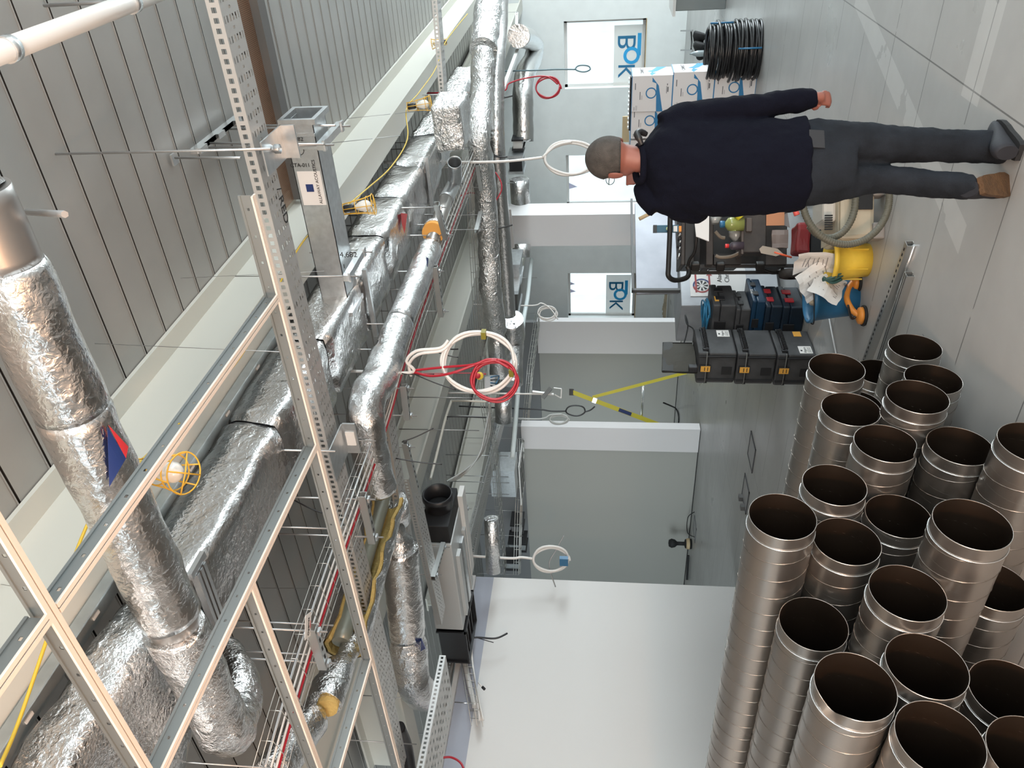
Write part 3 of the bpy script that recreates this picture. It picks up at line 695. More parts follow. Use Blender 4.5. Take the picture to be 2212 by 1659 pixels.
# ---- wire mesh cable basket with cables
WIRE = pr('mesh_basket_wire', (.55, .54, .51), .35, .8)
def basket(pts, wid, hgt, label, step=.1, nl=5, name='mesh_cable_basket', rw=.0018, group='wire mesh cable baskets', hang=True):
    pts = [V(p) for p in pts]; o = T(name, label, 'cable basket', pts[0], group); b = B()
    def off(i, sx, h):
        t_ = (pts[min(i+1, len(pts)-1)]-pts[max(0, i-1)]).normalized(); a = V((0, 0, 1)).cross(t_).normalized(); return pts[i]+a*sx*wid/2+V((0, 0, h))
    lanes = [(-1+2*k/(nl-1), 0) for k in range(nl)]+[(-1, hgt*.5), (-1, hgt), (1, hgt*.5), (1, hgt)]
    for sx, h in lanes: b.tube([off(i, sx, h) for i in range(len(pts))], rw, 5)
    for i in range(len(pts)-1):
        L = (pts[i+1]-pts[i]).length; n = max(1, int(L/step))
        for k in range(n):
            f = k/n; q = [off(i, sx, h).lerp(off(i+1, sx, h), f) for sx, h in ((-1, hgt), (-1, 0), (1, 0), (1, hgt))]; b.tube(q, rw, 4)
    b.ob('wire_mesh', WIRE, o)
    for i in ((0, len(pts)-1) if hang else ()):
        t_ = (pts[1]-pts[0]).normalized(); a = V((0, 0, 1)).cross(t_).normalized(); q = pts[i]+a*wid*.5; B().tube([q-V((0, 0, .02)), (q.x, q.y, ZD)], .004, 5).ob('hanger_rod', ROD, o)
    return o
bpts = [P(X, Y, z=3.03) for X, Y in ((1035, 330), (985, 460), (948, 560), (908, 670), (870, 790))]
basket(bpts, .26, .055, 'long mesh cable basket running from the white coil to the foil box elbow')
bp2 = [P(X, Y, z=3.03) for X, Y in ((812, 985), (765, 1120), (720, 1250), (672, 1400), (625, 1560), (590, 1690))]
basket(bp2, .24, .055, 'near mesh cable basket with red and white cables above the white brand plate')
def cable(pts, r, mat, label, k=8, name='cable', cat='cable', group=None): return tag(B().tube(catm(pts, k), r, 7).ob(name, mat), label, cat, group)
WHC = pr('white_cable_sheath', (.72, .69, .66), .35)
for j, (dz, dx, m, r, lab) in enumerate(((.02, .05, REDC, .007, 'red fire cable lying in the mesh basket at its white wall side'), (.015, .02, WHC, .006, 'white cable lying in the mesh basket beside the red one'), (.015, -.02, WHC, .005, 'thin white cable along the middle of the mesh basket'), (.02, -.06, ROD, .006, 'grey cable along the beam side of the mesh basket'))):
    allp = [p+V((-dx*1.6, 0, dz)) for p in bpts]+[P(842, 880, z=3.05)+V((-dx, 0, 0))]+[p+V((-dx*1.4, 0, dz)) for p in bp2]
    cable(allp, r, m, lab, 4)
t = T('brand_plate', 'white plate printed with a maker name on the near mesh basket', 'label plate', P(672, 1352, z=3.0))
q0, q1 = P(667, 1372, z=3.0), P(668, 1329, z=3.0)
dd = q1-q0; L = dd.length; uu = P(655, 1350, z=3.0)-P(680, 1350, z=3.0)
M_ = frame(q0, dd, uu)
B().box((-.01, -.025, -.002), (L+.01, .045, .0), M_).ob('plate', WHITEP, t)
text('Opemsa', M_ @ V((0, 0, .001)), dd, uu, L*.27, INK, t); text('rejiband', M_ @ V((L*.3, -.018, .001)), dd, uu, L*.12, REDB, t)
# struts under the baskets (short channel lengths on rods)
STR = pr('strut_channel_steel', (.48, .49, .48), .35, .85)
def strut(Xa, Ya, Xb, Yb, z, label, w_=.041, rods=((.1), (.9)), ztop=ZD):
    q0, q1 = P(Xa, Ya, z=z), P(Xb, Yb, z=z); t = T('strut_hanger', label, 'strut hanger', q0, 'strut hangers under the services')
    d = (q1-q0).normalized(); a = V((0, 0, 1)).cross(d)*w_/2
    b = B(); b.bar(q0, q1, w_, .003); b.bar(q0+a+V((0, 0, .02)), q1+a+V((0, 0, .02)), .003, .04); b.bar(q0-a+V((0, 0, .02)), q1-a+V((0, 0, .02)), .003, .04); b.ob('channel', STR, t)
    n = int((q1-q0).length/.06); b = B()
    for k in range(n): b.bar(q0+d*(.02+.06*k)-V((0, 0, .0022)), q0+d*(.045+.06*k)-V((0, 0, .0022)), .013, .001)
    b.ob('slot', BLKM, t)
    for f in rods:
        q = q0.lerp(q1, f); B().tube([q-V((0, 0, .05)), V((q.x, q.y, ztop))], .005, 6).ob('threaded_rod', ROD, t)
        B().cbox(q-V((0, 0, .012)), (.03, .03, .012)).ob('nut', GALVB, t)
strut(945, 575, 958, 683, 2.98, 'strut hanger under the mesh basket below the pale spiral duct')
strut(948, 440, 968, 515, 2.98, 'strut hanger under the mesh basket by the orange insulation end')
strut(878, 832, 886, 905, 2.98, 'strut hanger under the mesh basket left of the white cable coil')
strut(790, 1068, 812, 1170, 2.98, 'strut hanger at the mouth of the opened insulation')
strut(682, 1355, 708, 1440, 2.98, 'strut hanger beside the white brand plate')
strut(1040, 322, 1070, 288, 2.98, 'strut hanger beside the long far foil duct, right of the steel spigot')
strut(1033, 500, 1042, 460, 2.98, 'strut hanger in front of the far foil duct near the cross beam')
strut(1035, 355, 1043, 410, 2.98, 'strut hanger directly above the white cable drop')
strut(940, 1250, 962, 1175, 3.12, 'slanted strut hanger in front of the fan unit')
strut(1000, 1180, 1010, 1090, 3.12, 'strut hanger over the end of the white wall')
strut(880, 955, 905, 1060, 3.1, 'strut hanger crossing the two left perforated trays', rods=(.1,))
for i, (Xa, Ya, Xb, Yb, zt) in enumerate(((845, 903, 905, 905, 3.5), (1018, 850, 1072, 852, 3.5), (1015, 905, 1055, 903, 3.5))):
    pass
# horizontal looking hanger rods (vertical in the room) seen against the deck
RODLAB = ['grey rod crossing the deck left of the short grid bar', 'grey rod above the white brand plate', 'grey rod ending at the strut beside the brand plate', 'grey rod behind the silencer end, right of the foil folds', 'grey rod under the folded rectangular duct', 'grey rod at the orange insulation end', 'grey rod just left of the orange insulation end', 'second grey rod left of the orange insulation end', 'lower grey rod near the bottom edge by the near grid bar', 'upper thin grey rod near the bottom edge', 'pale rod inside the red cable coil', 'pale rod over the far end of the mesh basket', 'pale rod with a clamp by the second beam', 'long pale rod beside the round black spigot', 'short pale rod beyond the black spigot', 'grey rod crossing the second cream beam', 'pale rod beside the grille plenum', 'pale rod in the void over the near partition', 'rod above the open dark ceiling unit', 'rod beside the strut by the foil box elbow', 'rod just right of the white cable drop', 'rod by the black ceiling unit']
rr_ = 0
for X0, X1, Y in ((608, 745, 1143), (525, 720, 1351), (520, 705, 1416), (775, 940, 625), (690, 870, 700), (905, 985, 440), (900, 975, 463), (880, 960, 485), (760, 1020, 1592), (770, 900, 1608), (1010, 1040, 860), (1000, 1098, 985), (1000, 1098, 1030), (910, 1100, 1043), (1000, 1100, 1068), (965, 1035, 930), (1050, 1130, 1104), (1060, 1130, 1158), (1085, 1160, 600), (1000, 1060, 320), (1000, 1060, 352), (1065, 1110, 395)):
    zb_ = 3.05
    q = P(X1, Y, z=zb_); rr_ += 1
    if rr_ < 40:
        o = B().tube([q, (q.x, q.y, ZD)], .0045 if q.y < 6 else .006, 6).ob('hanger_rod', ROD)
        tag(o, RODLAB[rr_-1], 'hanger rod', 'zinc hanger rods from the deck')
# ================================================================== FAR SERVICES, COILS, FAN UNIT
def pts(z, *l): return [P(X, Y, z=z) for X, Y in l]
t = T('foil_duct', 'long far foil duct running across below the beams, right half crumpled', 'duct', P(1050, 400, z=3.0))
c = pts(3.0, (1062, -60), (1056, 0), (1050, 60), (1044, 108))
B().tube(catm(c, 8), .15, 24, jit=.02).ob('foil_sleeve', FOILF, t)
c = pts(3.0, (1043, 112), (1040, 200), (1034, 296), (1046, 400), (1056, 538), (1061, 629), (1072, 715))
B().tube(catm(c, 12), .125, 24, jit=.018).ob('foil_sleeve', FOILF, t)
c = pts(3.0, (1072, 716), (1075, 760), (1079, 812))
B().tube(catm(c, 6), [.10]*3+[.12]*10, 24, jit=.02).ob('foil_sleeve', FOILC, t)
t = T('foil_duct', 'slim silver duct behind and below the long far foil duct', 'duct', P(1085, 300, z=2.95))
B().tube(catm(pts(2.93, (1082, -50), (1078, 60), (1072, 140), (1072, 300), (1078, 400), (1090, 560), (1098, 680)), 8), .10, 20, jit=.008).ob('foil_sleeve', FOIL, t)
t = T('foil_duct', 'short straight foil duct end beyond the red cable coil, left of the fan unit boxes', 'duct', P(1112, 760, z=2.95))
B().tube(catm(pts(2.93, (1104, 690), (1109, 740), (1106, 790), (1104, 830)), 6), [.17]*6+[.15]*13, 22, jit=.02).ob('foil_sleeve', FOILC, t)
B().tube(pts(2.93, (1087, 860), (1088, 912)), .11, 20, jit=.02).ob('foil_stub', FOILC, t)
t = T('foil_duct', 'small far foil duct bending down in front of the right window head', 'duct', P(1135, 150, z=3.0))
B().tube(catm(pts(3.0, (1120, 78), (1140, 84), (1155, 100), (1150, 130), (1135, 158), (1130, 200), (1130, 240), (1131, 306)), 7), .17, 22, jit=.012).ob('foil_sleeve', FOIL, t)
# in-line units far off
def unit(X0, X1, Y0, Y1, z, dy, label, mats, cat='fan unit', name='ceiling_unit'):
    a = P(X1, Y0, z=z); c = P(X1, Y1, z=z); zt = P(X0, (Y0+Y1)/2, y=(a.y+c.y)/2).z
    t = T(name, label, cat, c); y = (a.y+c.y)/2
    B().box((c.x, y, z), (a.x, y+dy, zt)).ob('casing', mats[0], t)
    w_ = (a.x-c.x)
    B().box((a.x-w_*.12, y-.02, z-.02), (a.x+.01, y+dy+.02, zt+.02)).ob('end_frame', mats[1], t)
    B().box((c.x-.01, y-.02, z-.02), (c.x+w_*.12, y+dy+.02, zt+.02)).ob('end_frame', mats[1], t)
    return t, a, c, zt
unit(1108, 1128, 300, 325, 3.0, .4, 'small white and black ceiling unit behind the white cable drop', (WHITEP, BLK))
unit(1100, 1128, 334, 378, 3.0, .4, 'black grilled ceiling unit hanging left of the white cable drop', (BLK, GALV))
t = T('foil_duct', 'short foil duct stub between the black ceiling unit and the column', 'duct', P(1120, 410, z=3.0))
B().tube(pts(3.0, (1122, 386), (1124, 438)), .15, 18, jit=.02).ob('foil_sleeve', FOILC, t)
B().tube(pts(3.0, (1126, 528), (1126, 556)), .15, 18, jit=.02).ob('foil_sleeve', FOILC, t)
unit(1092, 1122, 566, 618, 2.95, .5, 'grey ceiling fan coil unit with handwriting left of the column', (GALV, GALV))
unit(1092, 1118, 622, 682, 2.95, .5, 'open ended dark ceiling unit above the white wire tangle', (pr('dark_unit', (.09, .09, .085), .6), GALV))
tag(B().tube(catm(pts(2.9, (1148, 560), (1140, 640), (1130, 700), (1120, 830), (1107, 990)), 6), .035, 12).ob('conduit_pipe', pr('pale_conduit', (.62, .68, .68), .35)), 'pale conduit pipe slanting past the near partition top', 'pipe')
tag(B().tube(pts(2.95, (1062, 1120), (1066, 1235)), .085, 18, jit=.01).ob('flexible_duct', FOILC), 'flexible foil duct standing behind the end of the white wall', 'duct')
# fan unit with round black spigot
LG = pr('pale_grey_unit_paint', (.46, .48, .48), .45)
zf = 3.09; ya = 5.08; ybk = 5.66; xr0 = -5.25; xl = -6.75
t = T('fan_unit', 'large pale grey ceiling fan unit with a round black duct spigot', 'fan unit', (xl, ya, zf))
B().box((xl, ya, zf), (xr0-.22, ybk, zf+.30)).ob('casing', LG, t, bevel=.01)
B().box((xr0-.22, ya+.02, zf+.01), (xr0, ybk-.02, zf+.28)).ob('black_inlet_box', BLKM, t, bevel=.008)
B().box((xr0-1.25, ybk-.06, zf-.04), (xr0-.08, ybk+.10, zf+.01)).ob('white_edge_panel', WHITEP, t)
for k in range(3):
    yy = ya+(ybk-ya)*(.2+.3*k); B().box((xl+.1, yy, zf-.035), (xr0-.5, yy+.10, zf)).ob('bottom_rib', GALV if k % 2 else LG, t)
cx = P(950, 1070, z=zf+.2); M_ = Matrix.Translation((xr0, 5.37, zf+.145)) @ Matrix.Rotation(PI/2, 4, 'Y')
B().lathe([(.135, 0), (.135, .10), (.150, .115), (.143, .17), (.130, .17), (.125, .02)], M_, 32).ob('round_spigot', BLK, t, label='round black duct spigot')
b = B()
xs = xl-.05
for k in range(5): b.box((xs-.5, ya+.02+k*.13, zf), (xs, ya+.04+k*.13, zf+.28))
b.box((xs-.52, ya, zf-.02), (xs-.5, ybk, zf+.3)).box((xs-.02, ya, zf-.02), (xs, ybk, zf+.3)).box((xs-.5, ya, zf-.02), (xs, ya+.02, zf+.0)).box((xs-.5, ybk-.02, zf-.02), (xs, ybk, zf))
b.ob('black_frame', BLK, t)
rod(up(P(898, 1075, z=3.2)), P(975, 1072, z=3.2), 'thin rod beside the round black spigot')
# plenum with a white grille
t = T('grille_plenum', 'galvanised plenum box with a white grille plate hanging at the grey partition', 'air grille', P(1120, 1040, z=2.95))
a = P(1120, 995, z=2.93); c = P(1120, 1078, z=2.93)
B().box((c.x, a.y-.25, 2.97), (a.x, a.y+.2, 3.35)).ob('plenum', GALV, t)
a = P(1131, 985, z=2.9); c = P(1131, 1098, z=2.9)
b = B().box((c.x-.02, a.y-.32, 2.935), (a.x+.05, a.y+.26, 2.955)); b.ob('grille_plate', WHITEP, t)
for k in range(4): B().box((c.x+.08, a.y-.26+k*.13, 2.93), (a.x-.05, a.y-.22+k*.13, 2.936)).ob('vane', BLKM, t)
# conduit frame drop (cream conduits by the second beam)
CRM = pr('cream_conduit', (.60, .57, .50), .4)
cable([P(930, 1035, z=3.45), P(945, 975, z=3.45), P(962, 905, z=3.45), P(975, 866, z=3.45)], .016, CRM, 'cream conduit running along the second cream beam', name='conduit_pipe', cat='pipe')
cable([P(975, 866, z=3.45), P(1010, 866, z=3.2), P(1050, 868, z=3.0)], .013, CRM, 'cream conduit dropping from the second beam toward the trays', name='conduit_pipe', cat='pipe')
cable([P(966, 905, z=3.45), P(972, 900, z=3.4), P(1050, 902, z=3.0)], .008, BLK, 'black cable dropping beside the cream conduit')
for j in range(3):
    cable([P(1056+j*2, 870, z=3.0), P(1058-j*5, 930, z=3.02), P(1040-j*2, 980, z=3.05), P(1005, 1015+j*4, z=3.15), P(965+j*4, 1040, z=3.3)], .010, pr('grey_flex', (.42, .42, .40), .4), ('front', 'middle', 'rear')[j]+' grey flexible cable sweeping to the fan unit spigot')
# far baskets, trays and light rails
basket(pts(3.13, (1012, 200), (1024, 420), (1036, 640), (1052, 860), (1075, 1000), (1092, 1240)), .3, .06, 'far mesh basket running across under the long foil duct', step=.16, nl=4, rw=.004)
basket(pts(2.98, (1165, 690), (1150, 800), (1140, 925)), .3, .08, 'far mesh basket above the ladder bay between the partitions', step=.2, nl=4, rw=.006)
basket(pts(2.98, (1130, 950), (1122, 1240)), .35, .08, 'far mesh basket crossing the top of the near grey partition', step=.2, nl=4, rw=.006)
tray(P(1180, -20, z=3.02), P(1186, 330, z=3.02), .3, 'far cable tray above the right window', hgt=.08, group='perforated cable trays')
tray(P(1187, 345, z=3.02), P(1193, 690, z=3.02), .3, 'far cable tray above the windows left of the man', hgt=.08)
tray(P(1120, 30, z=3.3), P(1118, 100, z=3.3), .12, 'short far cable tray end hanging in front of the deep cream beam', hang=True)
t = T('light_rail', 'slim white light rail in the gap right of the deep cream beam', 'light rail', P(1090, 170, z=3.1))
B().bar(P(1118, 110, z=3.05), P(1062, 262, z=3.05), .06, .05).ob('rail', WHITEP, t)
tag(B().bar(P(1100, 452, s=11.0), P(1108, 535, s=11.2), .06, .05).ob('white_rail', pr('grey_rail', (.45, .43, .42), .5)), 'slim grey rail hanging across the head of the pale column', 'rail')
for k, (Xa, Ya, Xb, Yb) in enumerate(((1030, 205, 1040, 235), (1085, 85, 1120, 90), (1158, 90, 1160, 120))):
    pass
# services seen in the void above the partitions
for k, (Xa, Xb, Y) in enumerate(((1105, 1128, 1130), (1100, 1135, 1170), (1092, 1120, 1210))):
    unit(Xa, Xb, Y, Y+26, 3.0, .3, ('dark', 'grey', 'narrow')[k]+' ceiling unit in the void over the near partition, '+('first', 'second', 'third')[k]+' beyond the white wall', (DARKB if k == 0 else GALV, BLK))
# ---- hanging coils
def ringpts(X, Y, rx, ry, s, turns=3, spread=5, ph=0):
    out = []; n = 26*turns
    for i in range(n+1):
        a = ph+2*PI*i/26; k = 1+.03*math.sin(i*.37)+.02*math.cos(i*1.1)
        out.append(P(X+rx*k*math.cos(a)+spread*(i/n-.5)*.6, Y+ry*k*math.sin(a)+spread*(i/n-.5), s=s+.012*(i/26)))
    return out
s_ = 5.0
def coil(label, ringp, lead, r, m, group=None, tie=None):
    t = T('cable_coil', label, 'cable coil', lead[0], group)
    B().tube(catm(ringp, 2), r, 7).ob('coiled_cable', m, t)
    for i, l in enumerate(lead[1]):
        if i == 0 and r > .0088: l = [V((l[0].x, l[0].y+.05, ZD-.02)), V((l[0].x, l[0].y+.02, (l[0].z+ZD)/2))]+l
        B().tube(catm(l, 6), r, 7).ob('cable_lead', m, t)
    if tie:
        for q in tie: B().cbox(q, (.05, .05, .03)).ob('tape_tie', TIE, t)
    return t
TIE = pr('yellow_black_tie', (.22, .19, .02), .5)
coil('white cable coil hanging from the mesh basket in the middle of the picture', ringpts(1034, 783, 78, 64, s_, 3, 8), (P(985, 740, s=s_), [[P(885, 805, s=5.1), P(878, 780, s=5.05), P(900, 758, s=5.0), P(950, 752, s=s_), P(968, 735, s=s_)], [P(888, 812, s=5.12), P(884, 786, s=5.07), P(905, 765, s=5.0), P(952, 758, s=s_), P(972, 742, s=s_)]]), .0105, WHC, tie=[P(1045, 722, s=s_), P(1105, 803, s=s_)])
s2 = 4.9
coil('red cable coil hanging in front of the white cable coil', ringpts(1068, 822, 49, 43, s2, 3, 10), (P(1000, 790, s=s2), [[P(893, 800, s=5.1), P(960, 793, s=5), P(1020, 788, s=s2), P(1060, 776, s=s2), P(1100, 795, s=s2)], [P(893, 803, s=5.1), P(930, 812, s=5), P(975, 806, s=s2), P(1035, 785, s=s2), P(1075, 777, s=s2)]]), .0085, REDC)
coil('white cable coil hanging beside the head of the man', ringpts(1233, 342, 56, 36, 8, 2, 8), (P(1170, 342, s=8), [[P(1050, 350, s=8), P(1110, 347, s=8), P(1172, 340, s=8)], [P(1172, 340, s=8), P(1200, 315, s=8), P(1235, 306, s=8)]]), .014, WHC)
coil('thin red cable coil beside the right window', ringpts(1184, 189, 26, 23, 9, 2, 6), (P(1110, 175, s=9), [[P(1082, 198, s=9), P(1100, 180, s=9), P(1140, 168, s=9), P(1180, 165, s=9), P(1205, 182, s=9)]]), .009, REDC)
coil('thin grey wire loop hanging in front of the right window', ringpts(1259, 148, 16, 7, 12, 1, 0), (P(1200, 150, s=12), [[P(1155, 152, s=12), P(1200, 150, s=12), P(1243, 150, s=12)]]), .011, pr('grey_wire', (.10, .16, .18), .5))
t = coil('white cable coil with blue tape hanging before the near grey partition', ringpts(1190, 1208, 38, 27, 9.4, 2, 6), (P(1150, 1206, s=9.4), [[P(1100, 1206, s=9.4), P(1125, 1204, s=9.4), P(1150, 1207, s=9.4)]]), .016, WHC)
B().cbox(P(1218, 1212, s=9.35), (.12, .05, .10), None).ob('blue_tape', BLUEP, t)
tag(B().tube(catm([P(1200, 1268, s=9.5), P(1186, 1220, s=9.5), P(1200, 1190, s=9.5), P(1218, 1157, s=9.5)], 6), .008, 6).ob('stiff_rod', ROD), 'slanting thin rod behind the blue taped cable coil', 'rod')
coil('black wire loop hanging before the far grey partition', ringpts(1243, 887, 21, 11, 12.5, 1, 0), (P(1200, 885, s=12.5), [[P(1160, 884, s=12.5), P(1190, 888, s=12.5), P(1223, 888, s=12.5)], [P(1262, 890, s=12.5), P(1275, 886, s=12.5), P(1285, 878, s=12.5)]]), .012, BLK)
coil('grey cable bundle looping down before the far grey partition', ringpts(1208, 906, 20, 10, 12.3, 2, 5), (P(1180, 900, s=12.3), [[P(1165, 905, s=12.3), P(1190, 896, s=12.3), P(1215, 895, s=12.3)]]), .014, pr('grey_flex', (.4, .4, .4)))
coil('tangle of thin white wires above the window left of the column', ringpts(1183, 677, 20, 14, 12, 3, 8), (P(1160, 670, s=12), [[P(1150, 660, s=12), P(1170, 655, s=12), P(1190, 668, s=12), P(1205, 690, s=12)]]), .010, WHC)
coil('red thin cable hanging in an arc behind the long far foil duct', [P(1070+14*math.sin(i*.5), 372+i*10, s=8.9) for i in range(8)], (P(1080, 380, s=9), [[P(992, 424, s=9), P(1020, 416, s=9), P(1040, 430, s=9)]]), .008, REDC)
# hanging light fitting with bracket
t = T('hanging_fitting', 'white bracket fitting with a dark driver hanging before the ladder bay', 'light fitting', P(1190, 850, s=10))
q = P(1080, 850, s=10); B().tube([V((q.x, q.y, ZD)), q, P(1195, 852, s=10)], .012, 6).ob('drop_wire', WHC, t)
B().bar(P(1150, 846, s=10), P(1196, 852, s=10), .03, .02).ob('arm', WHITEP, t)
B().bar(P(1172, 860, s=10), P(1190, 838, s=10), .05, .05).ob('driver', pr('grey_driver', (.12, .13, .13), .5), t)
B().bar(P(1196, 838, s=10), P(1213, 840, s=10), .012, .012).bar(P(1213, 840, s=10), P(1212, 860, s=10), .012, .012).bar(P(1212, 860, s=10), P(1198, 852, s=10), .012, .012).ob('bracket', WHITEP, t)
t = T('junction_box', 'pale control box with blue and black wires beneath the red coil', 'junction box', P(1085, 850, s=5.6))
B().bar(P(1062, 812, z=3.0), P(1062, 842, z=3.0), .3, .12).ob('enclosure', pr('pale_box', (.5, .52, .54), .4), t)
for k in range(4): B().tube(catm([P(1060, 815+k*6, z=2.92), P(1078, 812+k*9, z=2.9), P(1072, 828+k*4, z=2.9)], 5), .008, 5).ob('wire', BLK if k % 2 else BLUEP, t)
cable([V((P(1036, 812, s=5.4).x, P(1036, 812, s=5.4).y, 3.35)), P(1030, 806, s=5.4), P(1036, 812, s=5.4)], .003, REDC, 'thin red lead to the small red and yellow device')
t = T('call_point', 'small red and yellow device dangling inside the red coil', 'device', P(1036, 812, s=5.4))
B().lathe([(0, 0), (.028, 0), (.028, .03), (0, .03)], frame(P(1036, 812, s=5.4), RT, UP), 14).ob('yellow_base', YELP, t); B().lathe([(0, 0), (.02, 0), (.02, .03), (0, .035)], frame(P(1032, 812, s=5.37), RT, UP), 14).ob('red_cap', REDB, t)
# black cable ties sticking out
for k, (Xa, Ya, Xb, Yb, lab) in enumerate(((868, 807, 938, 808, 'black cable tie tail on the basket under the white coil'), (895, 808, 985, 842, 'long black cable tail under the red cables'), (935, 757, 990, 772, 'thin black wire behind the neck of the white coil'), (957, 750, 990, 754, 'black cable tie tail at the neck of the white coil'), (855, 990, 955, 1003, 'black cable tie tail on the opened foil elbow basket'), (868, 955, 936, 925, 'thin wire between the foil elbow and the second beam'), (1056, 494, 1107, 486, 'black cable tie tail by the long far foil duct'), (1058, 213, 1107, 207, 'black cable tie tail beside the box elbow'), (1052, 334, 1096, 339, 'black cable tie tail near the white cable drop'), (625, 1075, 760, 1115, 'black cable sagging behind the grid bars near the bottom left tray'))):
    sz = 5.1 if Xa < 940 and k < 6 else 9.0
    if k == 9: sz = 4.6
    tag(B().tube(catm([P(Xa, Ya, s=sz), P((Xa+Xb)/2, (Ya+Yb)/2+(2 if k != 9 else 12), s=sz), P(Xb, Yb, s=sz)], 5), .0045 if sz < 6 else .009, 5).ob('cable_tie_tail', BLK), lab, 'cable')
# ---- things on the big white wall
xw = -7.57
cable([P(985, 1340, x=xw+.05), P(990, 1362, x=xw+.05), P(998, 1400, x=xw+.05), P(1012, 1470, x=xw+.05), P(1026, 1527, x=xw+.05)], .030, WHITEP, 'white waste pipe sloping down the top of the big white wall', name='white_pipe', cat='pipe')
cable([P(975, 1358, x=xw+.05), P(986, 1352, x=xw+.05), P(992, 1372, x=xw+.05)], .04, WHITEP, 'white pipe elbow at the top of the big white wall', name='pipe_elbow', cat='pipe')
basket([P(1012, 1385, x=xw+.13), P(1022, 1450, x=xw+.13), P(1042, 1560, x=xw+.13)], .16, .12, 'mesh basket hanging in front of the big white wall below the white pipe', step=.08, nl=4, rw=.0035, hang=False)
for k in range(3):
    cable([P(1014+k*2, 1390, x=xw+.13), P(1024, 1455+k*3, x=xw+.13), P(1036+k*4, 1556, x=xw+.13)], .010, WHC, ('upper', 'middle', 'lower')[k]+' white cable in the mesh basket on the big white wall')
cable([P(978, 1374, x=xw+.2), P(990, 1380, x=xw+.2), P(1030, 1377, x=xw+.2), P(1070, 1379, x=xw+.2), P(1096, 1368, x=xw+.2)], .011, BLK, 'black cable end sticking out across the big white wall')
cable([P(1025, 1376, x=xw+.2), P(1045, 1382, x=xw+.2), P(1066, 1388, x=xw+.2)], .005, BLK, 'thin black wire below the black cable end on the white wall')
cable([P(953, 1637, x=xw+.3), P(975, 1636, x=xw+.3), P(995, 1648, x=xw+.3), P(1005, 1670, x=xw+.3)], .011, REDC, 'red cable hanging at the bottom edge by the white wall')
t = T('sensor_lead', 'small sensor lead dangling from the wall basket', 'sensor', P(1040, 1485, x=xw+.2))
B().tube([P(1033, 1474, x=xw+.2), P(1042, 1484, x=xw+.2)], .008, 6).ob('lead', WHC, t); B().tube([P(1042, 1484, x=xw+.2), P(1047, 1489, x=xw+.2)], .016, 8).ob('tip', BLKM, t)
for k, Y in enumerate((1430, 1517)): tag(B().tube([P(990-k*8, Y, x=xw+.1), P(1022, Y+3, x=xw+.1)], .006, 6).ob('bracket_rod', GALVB), ('upper', 'lower')[k]+' thin rod holding the sloping white pipe', 'rod')
# ================================================================== SPIRAL DUCT STACK
RD = .125
SEAM = pr('lock_seam_steel', (.26, .235, .21), .36, .95)
TUBES = dict(T1=(-2.077, 3.107, .614, 0), T2=(-2.517, 3.728, .172, 0), T3=(-2.166, 3.43, .151, 0), T4=(-2.137, 3.111, .176, 0), T6=(-2.019, 2.807, .366, 0), T7=(-2.126, 2.855, .604, 0),
 T8=(-2.105, 2.597, .534, 1), T9=(-2.093, 2.575, .258, 0), T12=(-1.9, 2.361, .124, 0), T13=(-2.193, 2.435, .758, 0), T14=(-2.137, 2.189, 1.012, 0), T15=(-2.251, 2.183, .76, 0), T16=(-2.268, 2.345, .523, 0),
 T17=(-1.982, 2.021, .441, 0), T18=(-2.175, 1.879, .649, 0), T19=(-2.403, 2.126, .213, 0), T20=(-2.444, 1.945, .901, 0), T21=(-2.226, 1.628, .654, 0), T22=(-2.233, 1.545, .892, 2), T23=(-2.343, 1.628, .37, 0),
 T24=(-2.227, 1.379, .696, 0), T25=(-2.928, 1.686, .125, 0), TA=(-2.45, 3.33, .40, 0), TB=(-2.30, 2.846, .1249, 0), TC=(-2.25, 1.36, .44, 0))
LAB = dict(T1='spiral duct whose end is nearest the black cases, top of the far slope', T2='spiral duct end in shadow beneath the one beside the black cases', T3='spiral duct lying on the floor, farthest end toward the strut channel',
 T4='spiral duct on the floor just nearer than the farthest one', T6='spiral duct with a seam ring, lying on the two floor ducts at the far end', T7='spiral duct of the top slope, second from the black cases', T8='spiral duct with a nicked rim in the middle of the slope',
 T9='wide looking spiral duct lying on the floor below the nicked rim', T12='spiral duct on the floor at the right foot of the stack, cut by the frame', T13='short looking dark spiral duct end just below the topmost duct', T14='topmost long spiral duct, its seams running to the white wall',
 T15='spiral duct directly under the topmost long one', T16='spiral duct between the nicked one and the one under the topmost', T17='spiral duct in the lower middle, above the duct cut by the frame at right', T18='spiral duct in the middle of the near half with a bright vertical glint',
 T19='dark spiral duct low in the heap under the middle ducts', T20='second long bright spiral duct at the top left, seams all along', T21='spiral duct right of the one with the bent torn rim', T22='bright spiral duct with a bent torn rim at the near top',
 T23='spiral duct low at the frame edge, below the one right of the torn rim', T24='bright spiral duct at the bottom edge, nearest the camera', T25='spiral duct low in the bottom corner of the picture', TA='shadowed spiral duct end behind the far slope of the stack', TB='hidden dark spiral duct on the floor at the far middle', TC='shadowed spiral duct under the nearest one', TD='shadowed spiral duct in the core of the near stack')
